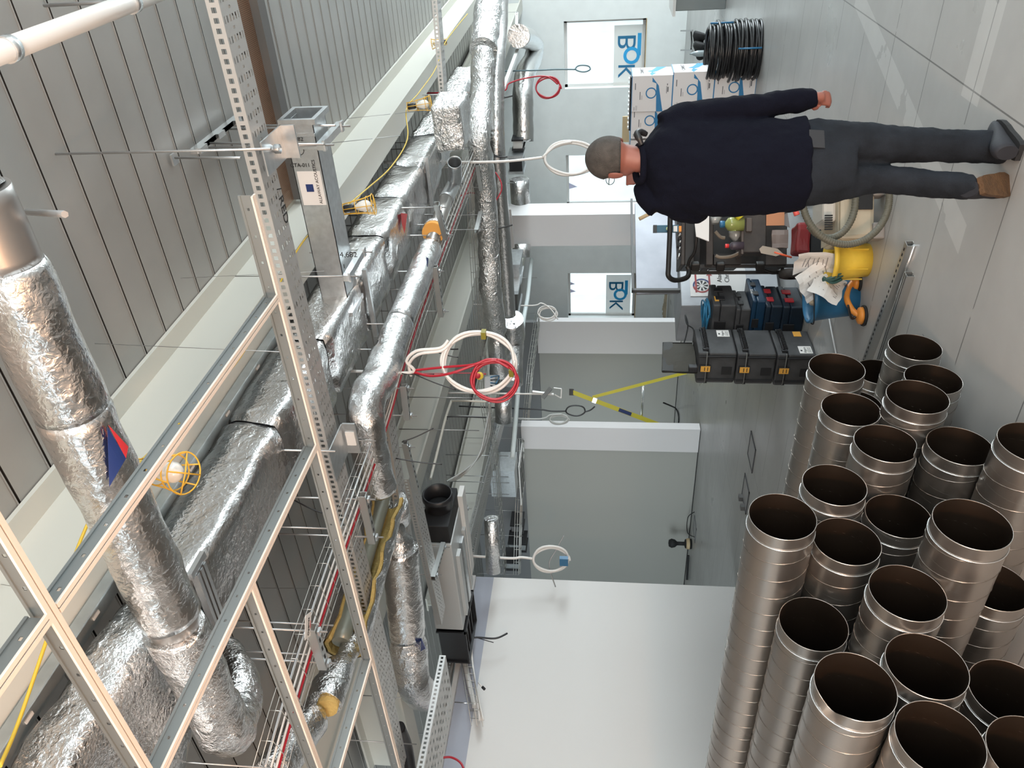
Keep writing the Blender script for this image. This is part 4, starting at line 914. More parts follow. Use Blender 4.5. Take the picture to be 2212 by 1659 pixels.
def duct(name, x, y, z, kind, label):
    t = T('spiral_duct', label, 'spiral duct', (x, y, z), 'spiral ducts in the stack')
    L = 3.0; n = 48; xs_ = [0, .003, .055]+[.075+.075*k for k in range(int(L/.075))]
    b = B(); rings = []; ph = random.random()
    for i, d in enumerate(xs_):
        ring = []
        for k in range(n):
            th = 2*PI*k/n
            r = RD*(.985 if i < 3 else 1.0)
            dx = d
            if kind and i < 2:
                g = math.exp(-((th-(5.62 if kind == 2 else 3.57))/.30)**2)
                r *= 1-g*(.22 if kind == 2 else .10); dx += g*(.05 if kind == 2 else .02)
            ring.append(b.bm.verts.new(V((x-dx, y+r*math.sin(th), z+r*math.cos(th)))))
        rings.append(ring)
    for i in range(len(rings)-1):
        for k in range(n):
            k2 = (k+1) % n; f = b.bm.faces.new((rings[i][k], rings[i][k2], rings[i+1][k2], rings[i+1][k])); f.smooth = True
            for l, q in zip(f.loops, ((xs_[i], k/n+ph), (xs_[i], (k+1)/n+ph), (xs_[i+1], (k+1)/n+ph), (xs_[i+1], k/n+ph))): l[b.uv].uv = q
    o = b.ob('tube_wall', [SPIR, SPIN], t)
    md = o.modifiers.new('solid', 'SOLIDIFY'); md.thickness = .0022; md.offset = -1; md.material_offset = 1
    # lock seam ribs standing proud near the open end
    b = B()
    for d in ((.0565,) if kind != 1 else (.06,)): b.tube([V((x-d, y+(RD+.0005)*math.sin(2*PI*k/40), z+(RD+.0005)*math.cos(2*PI*k/40))) for k in range(41)], .0022, 5, cap=False)
    b.ob('rim_bead', GALVB, t)
    b = B(); pt = .098; n2 = 22; tot = int((L-.16)/pt*n2)
    b.tube([V((x-.060-pt*k/n2, y+(RD+.0006)*math.sin(2*PI*k/n2+ph*6), z+(RD+.0006)*math.cos(2*PI*k/n2+ph*6))) for k in range(tot)], .0021, 4).ob('seam_bead', SEAM, t)
    return t
for k, (x, y, z, kd) in TUBES.items(): duct(k, x, y, z, kd, LAB[k])
# ================================================================== THINGS ON THE FLOOR
RH = V((RT.x, RT.y, 0)).normalized(); FH = V((-RH.y, RH.x, 0)); ZU = V((0, 0, 1))
def fr(org): M = Matrix((RH, FH, ZU)).transposed().to_4x4(); M.translation = V(org); return M
def sext(X0, X1, Y0, Y1, s):
    Yc, Xc = (Y0+Y1)/2, (X0+X1)/2; c = P(Xc, Yc, s=s)
    return c, abs((P(Xc, Y0, s=s)-P(Xc, Y1, s=s)).dot(RH))/2, P(X0, Yc, s=s).z, P(X1, Yc, s=s).z
def sbox(b, X0, X1, Y0, Y1, s, dep, floor=False, mi=0, rot=0):
    c, hw, z1, z0 = sext(X0, X1, Y0, Y1, s); M = fr((c.x, c.y, 0)) @ Matrix.Rotation(rot, 4, 'Z')
    return b.box((-hw, 0, 0 if floor else z0), (hw, dep, z1), M, mi)
def XY(v): return V((v.x, v.y, 0))
# ---- cartons
def carton(x1, y0, z0, label, W=.40, D=.38, H=.46):
    t = T('carton', label, 'box', (x1-W/2, y0+D/2, z0), 'stacked white cartons'); x0 = x1-W
    B().box((x0, y0, z0), (x1, y0+D, z0+H)).ob('carton_body', CARD, t, bevel=.004)
    f = frame((x0, y0-.001, z0), (1, 0, 0), ZU)           # front face frame
    b = B()
    b.prism([(0, H*.985), (W, H*.985), (W, H), (0, H)], .001, f)
    b.prism([(0, 0), (W, 0), (W, .006), (0, .006)], .001, f)
    b.prism([(0, H*.38), (0, H*.22), (W*.72, H*.34), (W*.95, H*.50), (W*.83, H*.50), (W*.78, H*.40), (W*.66, H*.40)], .001, f).ob('blue_print', CBLUE, t)
    b = B(); cx, cz, R = W*.52, H*.52, W*.155
    for k in range(28):
        a0, a1 = 2*PI*k/28, 2*PI*(k+1)/28
        b.quad([f @ V((cx+r*math.cos(a), cz+r*math.sin(a), .0015)) for a, r in ((a0, R), (a1, R), (a1, R*.78), (a0, R*.78))])
    b.ob('ring_print', CBLUE, t)
    b = B()
    for (ax, az, w_, h_) in ((.62, .90, .18, .02), (.34, .78, .22, .018), (.34, .74, .12, .008), (.04, .92, .10, .012), (.04, .88, .14, .006), (.04, .86, .14, .006), (.50, .14, .2, .012), (.54, .10, .14, .03), (.72, .12, .05, .02)):
        b.prism([(W*ax, H*az), (W*(ax+w_), H*az), (W*(ax+w_), H*(az+h_)), (W*ax, H*(az+h_))], .001, f)
    b.ob('small_print', pr('carton_grey_print', (.12, .12, .13), .6), t)
    g = frame((x1+.001, y0, z0), (0, 1, 0), ZU); b = B()
    b.prism([(0, H*.52), (D*.3, H*.40), (D*.35, H*.50), (D*.52, H*.36), (D, H*.12), (D, H*.36), (D*.62, H*.50), (D*.5, H*.62), (D*.42, H*.50), (D*.2, H*.56)], .001, g)
    b.prism([(0, H*.985), (D, H*.985), (D, H), (0, H)], .001, g).ob('blue_print', pr('carton_light_blue', (.05, .30, .62), .5), t)
    text('CONVECT', (x1+.0015, y0+D*.22, z0+H*.70), (0, 1, 0), ZU, .055, pr('carton_grey_print', (.12, .12, .13)), t)
    return t
cb = P(1637, 150, z=0); y0 = 9.28; H = .46
xc = [P(1590, 150, y=y0).x, P(1500, 153, y=y0).x-.01, P(1410, 163, y=y0).x]
zz_ = [0, H, 2*H]
nm = ('bottom', 'middle', 'top')
for i in range(3): carton(xc[i], y0, zz_[i], f'white carton with blue ring print, {nm[i]} of the right hand stack beside the black coils')
xc2 = [xc[0]-.42, xc[1]-.415, P(1410, 225, y=y0).x]
for i in range(3): carton(xc2[i], y0+.02, zz_[i], f'white carton with blue ring print, {nm[i]} of the second stack half behind the man')
for i in range(3): carton(xc2[i]-.43, y0+.05, zz_[i], f'white carton, {nm[i]} of the third stack mostly hidden by the man')
q = V((xc[2]-.30, y0+.1, 3*H))
t = T('perforated_strip', 'short perforated black and silver strips lying on the top cartons', 'metal strips', q)
B().box((xc[2]-.62, y0+.02, 3*H), (xc[2]-.02, y0+.08, 3*H+.02)).ob('strip', BLKM, t)
for k in range(12): B().box((xc[2]-.60+k*.05, y0+.015, 3*H+.02), (xc[2]-.58+k*.05, y0+.085, 3*H+.035)).ob('tooth', GALVB, t)
b = B(); c = P(1352, 270, y=11.5)
b.box((c.x-.25, 11.5, .0), (c.x+.12, 11.53, c.z+.05))
tag(b.ob('plywood_offcut', WOOD), 'pale plywood offcut standing behind the cartons beside the head of the man', 'board')
# ---- black cable coils
c0 = P(1650, 82, z=0); r0 = .30; cc_ = XY(c0)+FH*r0
COILB = pr('black_cable_sheath', (.012, .012, .013), .30)
for j, (z0, n, rr, lab) in enumerate(((.0, 9, .305, 'large coil of black cable lying on the floor, lower of two beside the cartons'), (.285, 9, .285, 'large coil of black cable with blue ties, resting on the other coil'))):
    t = T('cable_coil', lab, 'cable coil', (cc_.x, cc_.y, z0), 'black cable coils'); b = B()
    for layer in range(2):
        for i in range(n):
            z = z0+.016+i*.030; R = rr-layer*.034+random.uniform(-.012, .012)*(1+j); ph = random.random()*6; tx, ty = random.uniform(-.010, .010)*(1+j), random.uniform(-.010, .010)*(1+j)
            b.tube([V((cc_.x+tx+R*math.cos(ph+2*PI*k/40), cc_.y+ty+R*math.sin(ph+2*PI*k/40), z+.010*math.sin(2*(2*PI*k/40)+ph))) for k in range(41)], .0165, 8, cap=False)
    b.ob('coiled_cable', COILB, t)
    for a in ((-1.3,) if j == 0 else (-.2, 2.0)):
        B().tube([V((cc_.x+(rr+.025)*math.cos(a-yaw*0), cc_.y+(rr+.025)*math.sin(a), z0+h)) for h in (.02, .15, .265)], .010, 6).ob('blue_tie', BLUEP, t)
# things by the window wall
t = T('work_boots', 'pair of dark boots tipped over on the floor near the window wall', 'boots', P(1528, 85, z=0))
for k, (X, Y) in enumerate(((1524, 70), (1526, 92))):
    q = P(X, Y, z=0); B().tube(catm([q+V((0, 0, .08)), q+V((-.1, .0, .10)), q+V((-.25, .05, .06))], 4), [.11, .12, .12, .12, .10, .08, .08, .07, .06], 10, jit=.02).ob('boot', BLKM, t)
tag(B().lathe([(0, 0), (.05, 0), (.05, .16), (.03, .22), (.015, .25), (.015, .28), (0, .28)], Matrix.Translation(P(1527, 115, z=0)), 14).ob('water_bottle', pr('clear_plastic', (.75, .85, .88), .1, trans=.7)), 'clear plastic bottle on the floor between the boots and the cartons', 'bottle')
t = T('cable_rack', 'thin dark cable loops on a small rack at the foot of the window wall', 'rack', P(1492, 85, z=0))
for Y in (66, 108): B().bar(P(1497, Y, z=0), P(1484, Y, z=0)+V((0, 0, .12)), .03, .03).ob('bracket', ROD, t)
B().tube(catm([P(1493, 68, z=.05), P(1494, 88, z=.02), P(1493, 106, z=.05)], 6), .015, 6).ob('cable', BLKM, t)
# cabinet at right edge
c = P(1567, 20, z=0); zt = P(1456, 20, y=c.y).z
t = T('storage_cabinet', 'grey metal cabinet cut by the right edge of the room view near the window wall', 'cabinet', (c.x+.5, c.y+.3, 0))
B().box((c.x, c.y, .0), (c.x+1.1, c.y+.7, zt-.02)).ob('cabinet_body', pr('grey_cabinet_paint', (.20, .22, .22), .45), t, bevel=.01)
B().box((c.x-.06, c.y-.05, zt-.02), (c.x+1.15, c.y+.72, zt+.02)).ob('cabinet_top', WHITEP, t)
# ---- stack of black protective cases
def pcase(x1, y0, z0, W, D, H, label, lab2=True, kind=0):
    t = T('tool_case', label, 'tool case', (x1-W/2, y0+D/2, z0), 'black protective cases in a stack'); x0 = x1-W
    B().box((x0, y0, z0+.004), (x1, y0+D, z0+H*.72)).ob('case_shell', DUST, t, bevel=.014)
    B().box((x0-.004, y0-.004, z0+H*.735), (x1+.004, y0+D+.004, z0+H-.004)).ob('lid', DUST, t, bevel=.014)
    B().box((x0-.001, y0-.001, z0+H*.70), (x1+.001, y0+D+.001, z0+H*.75)).ob('seal', BLKM, t)
    for k in (.10, .86):                                    # ribs up the narrow face
        B().box((x0+W*k, y0-.012, z0+.01), (x0+W*k+.018, y0, z0+H-.01)).ob('rib', BLK, t, bevel=.003)
    B().box((x0+W*.30, y0-.004, z0+.03), (x0+W*.55, y0-.001, z0+H*.36)).ob('latch_recess', BLKM, t)
    B().box((x0+W*.40, y0-.016, z0+H*.64), (x0+W*.62, y0-.002, z0+H*.93)).ob('latch', BLK, t, bevel=.004)
    B().box((x0+W*.42, y0-.0185, z0+H*.66), (x0+W*.60, y0-.0155, z0+H*.90)).ob('orange_label', pr('amber_label', (.75, .38, .06), .5), t)
    for i in range(2): B().box((x0+W*.45, y0-.0192, z0+H*(.71+.08*i)), (x0+W*.57, y0-.0182, z0+H*(.73+.08*i))).ob('label_print', INK, t)
    # coiled carrying handle on the wide face
    yh0, yh1 = y0+D*.12, y0+D*.92; zh = z0+H*.80
    for yy in (yh0, yh1): B().box((x1, yy-.018, zh-.025), (x1+.022, yy+.018, zh+.02)).ob('handle_mount', BLK, t, bevel=.004)
    b = B(); n = 110; b.tube([V((x1+.024+.012*math.sin(k*.9), yh0+(yh1-yh0)*k/n, zh-.012+.013*math.cos(k*.9))) for k in range(n+1)], .0045, 5).ob('handle_grip', BLKM, t)
    B().tube([V((x1+.024, yh0, zh+.01)), V((x1+.024, yh1, zh+.01))], .006, 6).ob('handle_bar', BLK, t)
    B().tube([V((x1+.012, y0, zh-.01)), V((x1+.004, y0-.014, zh-.01)), V((x0+W*.1, y0-.014, zh-.012)), V((x0, y0-.004, zh-.01))], .004, 5).ob('shoulder_cord', pr('grey_cord', (.16, .16, .15), .7), t)
    if lab2:
        ya_, za_ = (.70, .12) if kind == 0 else (.16, .10)
        ya_, yb2 = y0+D*(1-ya_-.22), y0+D*(1-ya_)
        if kind == 0: ya_, yb2 = y0+D*.66, y0+D*.92
        else: ya_, yb2 = y0+D*.06, y0+D*.34
        B().box((x1+.001, ya_, z0+H*.10), (x1+.0035, yb2, z0+H*.42)).ob('hire_label', PAPER, t)
        text('Hypro', (x1+.004, ya_+.008, z0+H*.24), (0, 1, 0), ZU, (yb2-ya_)*.30, INK, t)
        b = B()
        for k in range(3): b.box((x1+.0036, ya_+.01, z0+H*(.13+.03*k)), (x1+.004, yb2-.015, z0+H*(.14+.03*k)))
        b.box((x1+.0036, ya_+.03, z0+H*.34), (x1+.004, ya_+.05, z0+H*.385)).ob('label_print', INK, t)
    if kind == 1: B().box((x1+.001, y0+D*.74, z0+H*.22), (x1+.0035, y0+D*.94, z0+H*.42)).ob('orange_label', pr('amber_label', (.75, .38, .06), .5), t)
    return t
cx1, cy0, CH = -3.44, 5.335, .309
for i, (lab, l2, kd) in enumerate((('black protective case with white and amber labels, bottom of the coil handled stack', True, 1), ('plain black protective case, middle of the coil handled stack', False, 0), ('black protective case with one white label, top of the coil handled stack', True, 0))):
    pcase(cx1-.01*(2-i)*0+.012*(i-1), cy0-.008*i, i*CH, .29, .375, CH, lab, l2, kd)
# pouch on top
ztop = 3*CH
t = T('tool_pouch', 'black fabric tool pouch standing open on the topmost black case', 'pouch', (cx1-.2, cy0+.15, ztop))
pa, pb = P(1499, 742, x=cx1-.13), P(1499, 805, x=cx1-.13)
up_ = [P(1432, 741, x=cx1-.13), P(1430, 803, x=cx1-.13)]
base = [V((pa.x, pa.y, ztop)), V((pb.x, pb.y, ztop))]
b = B(); n = 10
def pq(u_, v_, d): 
    q = base[0].lerp(base[1], u_).lerp(up_[0].lerp(up_[1], u_), v_); bul = .030*math.sin(PI*u_)*(1-v_*.6)
    return q+V((bul if d else -bul-.008, 0, 0))+V(noise.noise_vector(q*14+V((d, 0, 0))))*.006
for d in (0, 1):
    for i in range(n):
        for j in range(n): b.quad([pq(i/n, j/n, d), pq((i+1)/n, j/n, d), pq((i+1)/n, (j+1)/n, d), pq(i/n, (j+1)/n, d)])
b.ob('pouch_body', pr('olive_black_fabric', (.045, .042, .034), .85), t, solid=.003)
b = B().tube([base[0]+V((.004, 0, 0)), up_[0]+V((.004, 0, 0)), up_[1]+V((.004, 0, 0)), base[1]+V((.004, 0, 0))], .0045, 6); b.ob('edge_binding', BLKM, t)
q0, q1 = pq(0, .72, 1), pq(1, 1, 1)
B().quad([pq(0, .68, 1)+V((.012, 0, 0)), pq(1, .68, 1)+V((.012, 0, 0)), pq(1, .98, 1)+V((.010, 0, 0)), pq(0, .98, 1)+V((.010, 0, 0))]).ob('top_band', pr('black_webbing', (.03, .03, .03), .7), t, solid=.002)
B().tube(catm([V((cx1-.1, cy0+.33, ztop+.0)), P(1498, 712, x=cx1-.1), P(1484, 700, x=cx1-.1), P(1480, 680, x=cx1-.1), P(1486, 700, x=cx1-.12), P(1482, 725, x=cx1-.12), P(1477, 742, x=cx1-.13)], 6), .006, 6).ob('strap', BLKM, t)
B().cbox(base[1]+V((.03, .02, .035)), (.05, .05, .07)).ob('clip', BLK, t, bevel=.008)
# ---- second stack: mixed tool boxes
BLB = pr('dark_blue_plastic', (.008, .018, .032), .45, mottle=.3, mscale=10)
base2 = P(1742, 664, z=0); bx, by = base2.x, base2.y
hts = [(1742, 1693), (1693, 1655), (1655, 1625), (1625, 1592), (1592, 1541)]
zs = [0]
for a_, c_ in hts: zs.append(P(c_, 660, y=by+.0).z)
specs = (('dark blue tool box with red latches, bottom of the stack behind the blue bucket', BLB, .0, .40, .36, 1), ('dark blue tool box with red latches, second from the bottom behind the cases', BLB, .01, .38, .36, 1),
         ('dark blue tool box with pale lettering, widest in the middle of the second stack', pr('navy_blue_plastic', (.008, .035, .075), .4, mottle=.25, mscale=8), .06, .42, .40, 2), ('slim dark grey tool box under the top case of the second stack', DUST, -.02, .36, .33, 0),
         ('black tool box with an amber label, top of the second stack', DUST, .02, .38, .36, 3))
for i, (lab, m, dx, W, D, kd) in enumerate(specs):
    z0, z1 = zs[i]+.002, zs[i+1]; x1 = bx+dx; t = T('tool_box', lab, 'tool box', (x1-W/2, by+D/2, z0), 'tool boxes in the second stack'); h = z1-z0
    B().box((x1-W, by, z0), (x1, by+D, z0+h*.66)).ob('box_body', m, t, bevel=.012)
    B().box((x1-W-.006, by-.006, z0+h*.68), (x1+.006, by+D+.006, z1)).ob('lid', m, t, bevel=.012)
    for k in (.3, .7): B().box((x1, by+D*k-.03, z0+h*.45), (x1+.014, by+D*k+.03, z0+h*.85)).ob('latch', BLK if kd != 1 else REDB, t, bevel=.003)
    B().box((x1-W*.6, by-.014, z0+h*.4), (x1-W*.4, by-.001, z0+h*.9)).ob('latch', BLK, t, bevel=.003)
    if kd == 2: text('RYX', (x1+.0075, by+.12, z0+h*.74), (0, 1, 0), ZU, .04, PAPER, t, 'pale_lettering')
    if kd == 3: B().box((x1+.006, by+.06, z0+h*.72), (x1+.009, by+.14, z0+h*.9)).ob('amber_label', pr('amber_label', (.75, .38, .06)), t)
t = T('cable_coil', 'blue cable coil on top of the second stack of tool boxes', 'cable coil', (bx-.15, by+.15, zs[5]+.0))
b = B()
for k in range(8):
    R = .10+random.uniform(0, .05); a = random.random()*6; b.tube([V((bx-.17+R*math.cos(a+i*.3), by+.17+R*.8*math.sin(a+i*.3), zs[5]+.012+k*.006+.01*math.sin(i*.5+a))) for i in range(22)], .006, 6)
b.ob('coiled_cable', pr('blue_cable', (.02, .16, .30), .4), t)
# ---- silver site box with open lid, sign on its front
ALU = pr('dull_aluminium', (.34, .35, .37), .42, .55, mottle=.12, mscale=5)
sA, sB = P(1472, 661, s=7.35), P(1472, 470, s=7.9)
t = T('site_box', 'silver metal site box with its lid raised and a company sign on the front', 'site box', (sA.x, sA.y, 0))
d = XY(sB-sA); L = d.length+.15; M_ = frame(XY(sA), d, ZU)      # x along front, y up, z toward camera
zt = sA.z
b = B().box((0, .03, -.60), (L, zt, 0), M_); b.ob('box_body', ALU, t, bevel=.008)
B().box((.02, .0, -.56), (L-.02, .03, -.04), M_).ob('plinth', BLKM, t)
l0 = P(1465, 612, s=7.45); l1 = P(1369, 602, s=7.6)
B().box((.22, zt+.01, -.02), (L+.15, zt+(l1.z-l0.z)*1.0, .005), M_ @ Matrix.Translation((0, 0, -.05)) @ Matrix.Rotation(-.04, 4, 'X')).ob('lid', pr('dented_aluminium_lid', (.25, .255, .28), .42, .6, mottle=.18, mscale=2.5), t, bevel=.004)
for (a_, c_) in (((.21, zt), (.235, zt+.46)), ((.21, zt+.44), (L+.15, zt+.462))): B().box((a_[0], a_[1], -.075), (c_[0], c_[1], -.03), M_).ob('lid_frame', pr('dark_metal_edge', (.10, .10, .10), .5, .5), t)
W2 = .50; hh = zt-.30
B().box((.11, zt-.62, .002), (L-.02, zt-.09, .006), M_).ob('sign_board', pr('sign_white', (.72, .71, .70), .5), t)
sg = M_ @ Matrix.Translation((0, 0, .0075))
b = B(); cx, cy = .235, zt-.20
for k in range(26):
    a0, a1 = 2*PI*k/26, 2*PI*(k+1)/26; b.quad([sg @ V((cx+r*math.cos(a), cy+r*math.sin(a), 0)) for a, r in ((a0, .085), (a1, .085), (a1, .068), (a0, .068))], mi=0 if k > 6 and k < 20 else 1)
b.box((cx-.08, cy+.045, -.001), (cx+.14, cy+.063, .001), sg); b.box((cx-.02, cy-.083, -.001), (cx+.12, cy-.066, .001), sg)
b.quad([sg @ V(q) for q in ((cx+.12, cy-.045, 0), (cx+.12, cy-.105, 0), (cx+.16, cy-.075, 0), (cx+.12, cy-.045, 0.0))][:3]); b.ob('logo_ring', [pr('sign_dark_red', (.30, .03, .03), .5), NBLUE], t)
b = B()
for k in range(8):
    a = 2*PI*k/8; b.quad([sg @ V((cx+r*math.cos(a+o), cy+r*math.sin(a+o), .0005)) for r, o in ((.012, 0), (.058, -.22), (.062, .22))])
b.ob('logo_fan', INK, t)
text('A.G', sg @ V((cx+.17, cy-.03, 0)), M_.to_3x3() @ V((1, 0, 0)), ZU, .13, INK, t); text('VENT', sg @ V((cx+.17, cy-.10, 0)), M_.to_3x3() @ V((1, 0, 0)), ZU, .07, INK, t)
text('Alan: 0', sg @ V((cx+.04, cy-.19, 0)), M_.to_3x3() @ V((1, 0, 0)), ZU, .062, INK, t); text('Chris: 0', sg @ V((cx+.04, cy-.26, 0)), M_.to_3x3() @ V((1, 0, 0)), ZU, .062, INK, t)
t = T('plastic_tub', 'clear plastic tub beside the second stack of tool boxes under the sign', 'tub', P(1640, 612, z=0))
q = P(1640, 612, z=0)
b = B(); b.lathe([(.10, .0), (.14, .28), (.155, .285), (.145, .275), (.105, .006), (0, .006)], Matrix.Translation((q.x-.05, q.y+.15, 0)), 20); b.ob('tub_body', pr('clear_plastic', (.75, .85, .88), .1, trans=.7), t)
# ---- black tool trolley
s_ = 6.55
DKM = pr('black_steel_frame', (.022, .020, .019), .45, .3); DKB = pr('dusty_dark_brown_plastic', (.040, .032, .028), .6, mottle=.3, mscale=12)
t = T('tool_trolley', 'tall black tool trolley with a bent handle, shelves and bins beside the man', 'trolley', (P(1690, 520, s=s_).x, P(1690, 520, s=s_).y, 0))
def tb(l, r, nm_, m=DKM, k=5, par=None): return B().tube(catm([P(X, Y, s=s) for X, Y, s in l], k), r, 10).ob(nm_, m, par or t)
tb([(1448, 440, 6.3), (1447, 500, 6.3), (1444, 575, 6.3), (1444, 596, 6.3), (1456, 605, 6.35), (1475, 603, 6.4), (1486, 597, 6.45), (1488, 585, 6.5), (1485, 575, 6.5)], .021, 'handle')
tb([(1505, 485, 6.35), (1504, 520, 6.35), (1500, 545, 6.4), (1490, 560, 6.45), (1485, 578, 6.5)], .012, 'bent_tube')
pz0 = P(1497, 575, s=s_); pz1 = P(1712, 578, s=6.6)
for dY, dd in ((575, 0), (575, .38), (450, 0), (450, .38)):
    q = XY(P(1600, dY, s=s_))+FH*dd
    B().box((-.014, -.014, .10), (.014, .014, pz0.z), fr(q)).ob('upright_post', DKM, t)
for X in (1502, 1556, 1642): 
    q = P(X, 575, s=s_-.05); B().cbox(q, (.07, .06, .07)).ob('post_bracket', DKM, t, bevel=.01)
for X0, X1, nm_, m in ((1472, 1480, 'top_tray', DKB), (1526, 1541, 'middle_shelf', DKB), (1655, 1700, 'bottom_bin', DKB)): 
    b = B(); sbox(b, X0, X1, 440, 572, s_-.08, .42); b.ob(nm_, m, t, bevel=.006)
b = B(); sbox(b, 1480, 1500, 445, 572, s_-.05, .38); b.ob('drawer', DKM, t, bevel=.004)
for X0, X1 in ((1482, 1517), (1532, 1655)):
    b = B(); sbox(b, X0, X1, 440, 570, s_+.36, .02); b.ob('back_panel', DKM, t)
b = B(); sbox(b, 1543, 1600, 548, 571, s_-.05, .36); b.ob('side_panel', DKM, t)
b = B(); sbox(b, 1604, 1655, 432, 545, s_-.32, .22); b.ob('front_bin', DKB, t, bevel=.008)
b = B(); sbox(b, 1602, 1607, 428, 549, s_-.34, .26); b.ob('bin_rim', pr('brown_bin_rim', (.09, .07, .06), .5), t, bevel=.004)
b = B(); sbox(b, 1612, 1625, 470, 500, s_-.34, .03); b.ob('bin_clip', pr('brown_bin_rim', (.09, .07, .06)), t, bevel=.006)
tb([(1640, 578, 6.6), (1668, 590, 6.6), (1692, 585, 6.6)], .012, 'wheel_stay'); tb([(1690, 545, 6.6), (1690, 600, 6.6)], .014, 'axle')
for Y, dd in ((592, 0), (440, .1)):
    q = P(1693, Y, s=6.55+dd); q.z = .108
    M_ = Matrix.Translation(q) @ Matrix((FH, RH*-1, ZU)).transposed().to_4x4() @ Matrix.Rotation(PI/2, 4, 'X')
    wpart = B().lathe([(.035, -.035), (.075, -.038), (.098, -.030), (.108, -.012), (.108, .012), (.098, .030), (.075, .038), (.035, .035)], M_, 28).ob('wheel', pr('dusty_rubber', (.07, .06, .055), .85, mottle=.3, mscale=30), t)
    B().lathe([(0, -.02), (.045, -.022), (.045, .022), (0, .02)], M_, 18).ob('wheel_hub', DKM, wpart)
# things in the trolley
def q6(X, Y, s=6.15): return P(X, Y, s=s)
def bottle(X0, X1, Yc, s, r, label, mb, mc, capl=.25):
    a = P(X1, Yc, s=s); z1 = P(X0, Yc, s=s).z; h = z1-a.z; t_ = T('bottle', label, 'bottle', a); M_ = Matrix.Translation(a)
    B().lathe([(0, 0), (r, 0), (r, h*.55), (r*.9, h*.66), (r*.35, h*.78), (r*.3, h*.82)], M_, 18).ob('bottle_body', mb, t_)
    B().lathe([(0, h), (r*.45, h), (r*.5, h*.98), (r*.5, h*.80), (0, h*.79)], M_, 14).ob('cap', mc, t_); return t_
bottle(1556, 1606, 484, 6.2, .055, 'round clear bottle of yellow liquid with a blue cap in the trolley bin', pr('yellow_green_liquid', (.38, .42, .12), .2, trans=.3), BLUEP)
bottle(1567, 1606, 531, 6.22, .033, 'dark squeeze bottle with a red nozzle cap in the trolley bin', pr('dark_purple_plastic', (.06, .045, .06), .4), pr('red_nozzle', (.75, .05, .05), .4))
tag(B().tube(catm([q6(1594, 447), q6(1596, 458), q6(1604, 468)], 5), .042, 12, jit=.02).ob('yellow_cloth', pr('bright_yellow_cloth', (.70, .62, .03), .7)), 'bright yellow cloth stuffed in the trolley bin behind the man', 'cloth')
t2 = T('spirit_level', 'blue and white torpedo level standing against the raised lid', 'level', P(1470, 492, s=6.4))
b = B(); sbox(b, 1413, 1466, 486, 502, 6.42, .02); b.ob('level_body', pr('level_blue', (.02, .10, .16), .4), t2, bevel=.003)
b = B(); sbox(b, 1411, 1419, 486, 502, 6.40, .03); b.ob('end_cap', BLK, t2); c = q6(1443, 494, 6.4)
B().lathe([(0, 0), (.016, 0), (.016, .008), (0, .008)], frame(c, RH, ZU), 18).ob('vial', pr('vial_green', (.65, .72, .40), .3), t2)
b = B(); sbox(b, 1455, 1463, 488, 500, 6.40, .01); b.ob('socket_label', PAPER, t2)
tag(B().tube([q6(1381, 473, 6.5), q6(1466, 430, 6.5)], .016, 12).ob('wooden_handle', WOOD), 'pale round wooden handle end poking out behind the shoulder of the man', 'handle')
b = B(); sbox(b, 1463, 1472, 488, 500, 6.42, .05); tag(b.ob('orange_cutter', ORG), 'orange handled cutter on the top tray of the trolley below the level', 'tool')
t2 = T('hand_tools', 'dark pliers and spanners piled on the top tray of the trolley', 'tools', q6(1474, 530, 6.5))
for k in range(7): B().tube([q6(1471-k*.4, 505+k*7, 6.48), q6(1464+k % 3*2, 512+k*8, 6.5)], .008+.004*(k % 2), 8).ob('tool_shaft', BLK if k % 2 else GALV, t2)
t2 = T('padlock', 'brass padlock hanging from the bent tube of the trolley', 'padlock', q6(1519, 505, 6.3))
b = B(); sbox(b, 1512, 1521, 500, 508, 6.32, .02); b.ob('lock_body', pr('old_brass', (.30, .24, .14), .4, .7), t2, bevel=.003); B().tube(catm([q6(1512, 501, 6.32), q6(1504, 503, 6.32), q6(1512, 507, 6.32)], 5), .003, 6).ob('shackle', GALV, t2)
b = B(); sbox(b, 1656, 1694, 440, 487, 6.20, .006); o = b.ob('orange_card', pr('faded_orange_card', (.50, .22, .11), .7)); o2 = tag(o, 'faded orange printed card tucked in front of the trolley bin', 'card')
t2 = T('grey_card', 'torn grey card behind the faded orange card', 'card', q6(1690, 470, 6.22)); b = B(); b.prism([(0, 0), (.12, .02), (.06, .13)], .004, frame(q6(1706, 492, 6.21), RH, ZU)); b.ob('card_sheet', pr('grey_card', (.22, .19, .18), .7), t2)
b = B(); sbox(b, 1668, 1702, 497, 536, 6.18, .03); tag(b.ob('plastic_pouch', pr('cloudy_plastic_bag', (.22, .17, .15), .25), wob=(.012, 9, 3)), 'cloudy plastic pouch hanging on the front of the trolley', 'pouch')
t2 = T('trowel', 'pale blade tool with an orange handle on the trolley front', 'trowel', q6(1670, 545, 6.1))
B().prism([(0, 0), (.02, .03), (.14, .03), (.19, 0), (.14, -.03), (.02, -.03)], .004, frame(q6(1640, 538, 6.1), q6(1690, 548, 6.1)-q6(1640, 538, 6.1), RH)).ob('blade', pr('pale_blade', (.42, .34, .27), .5), t2)
B().tube([q6(1672, 545, 6.1), q6(1710, 556, 6.1)], .008, 8).ob('orange_handle', pr('hot_orange', (.85, .13, .05), .4), t2)
for k, (X, Y, lab) in enumerate(((1545, 470, 'crumpled grey plastic wrap on the middle shelf of the trolley'), (1588, 508, 'clear crumpled plastic bag between the two bottles'))):
    q = q6(X, Y, 6.3); tag(B().tube([q+RH*-.05, q, q+RH*.06+V((0, 0, .02))], [.03, .05, .02], 10, jit=.03, js=14).ob('plastic_wrap', pr('crumpled_clear_wrap', (.40, .41, .40), .25, .2)), lab, 'plastic wrap')
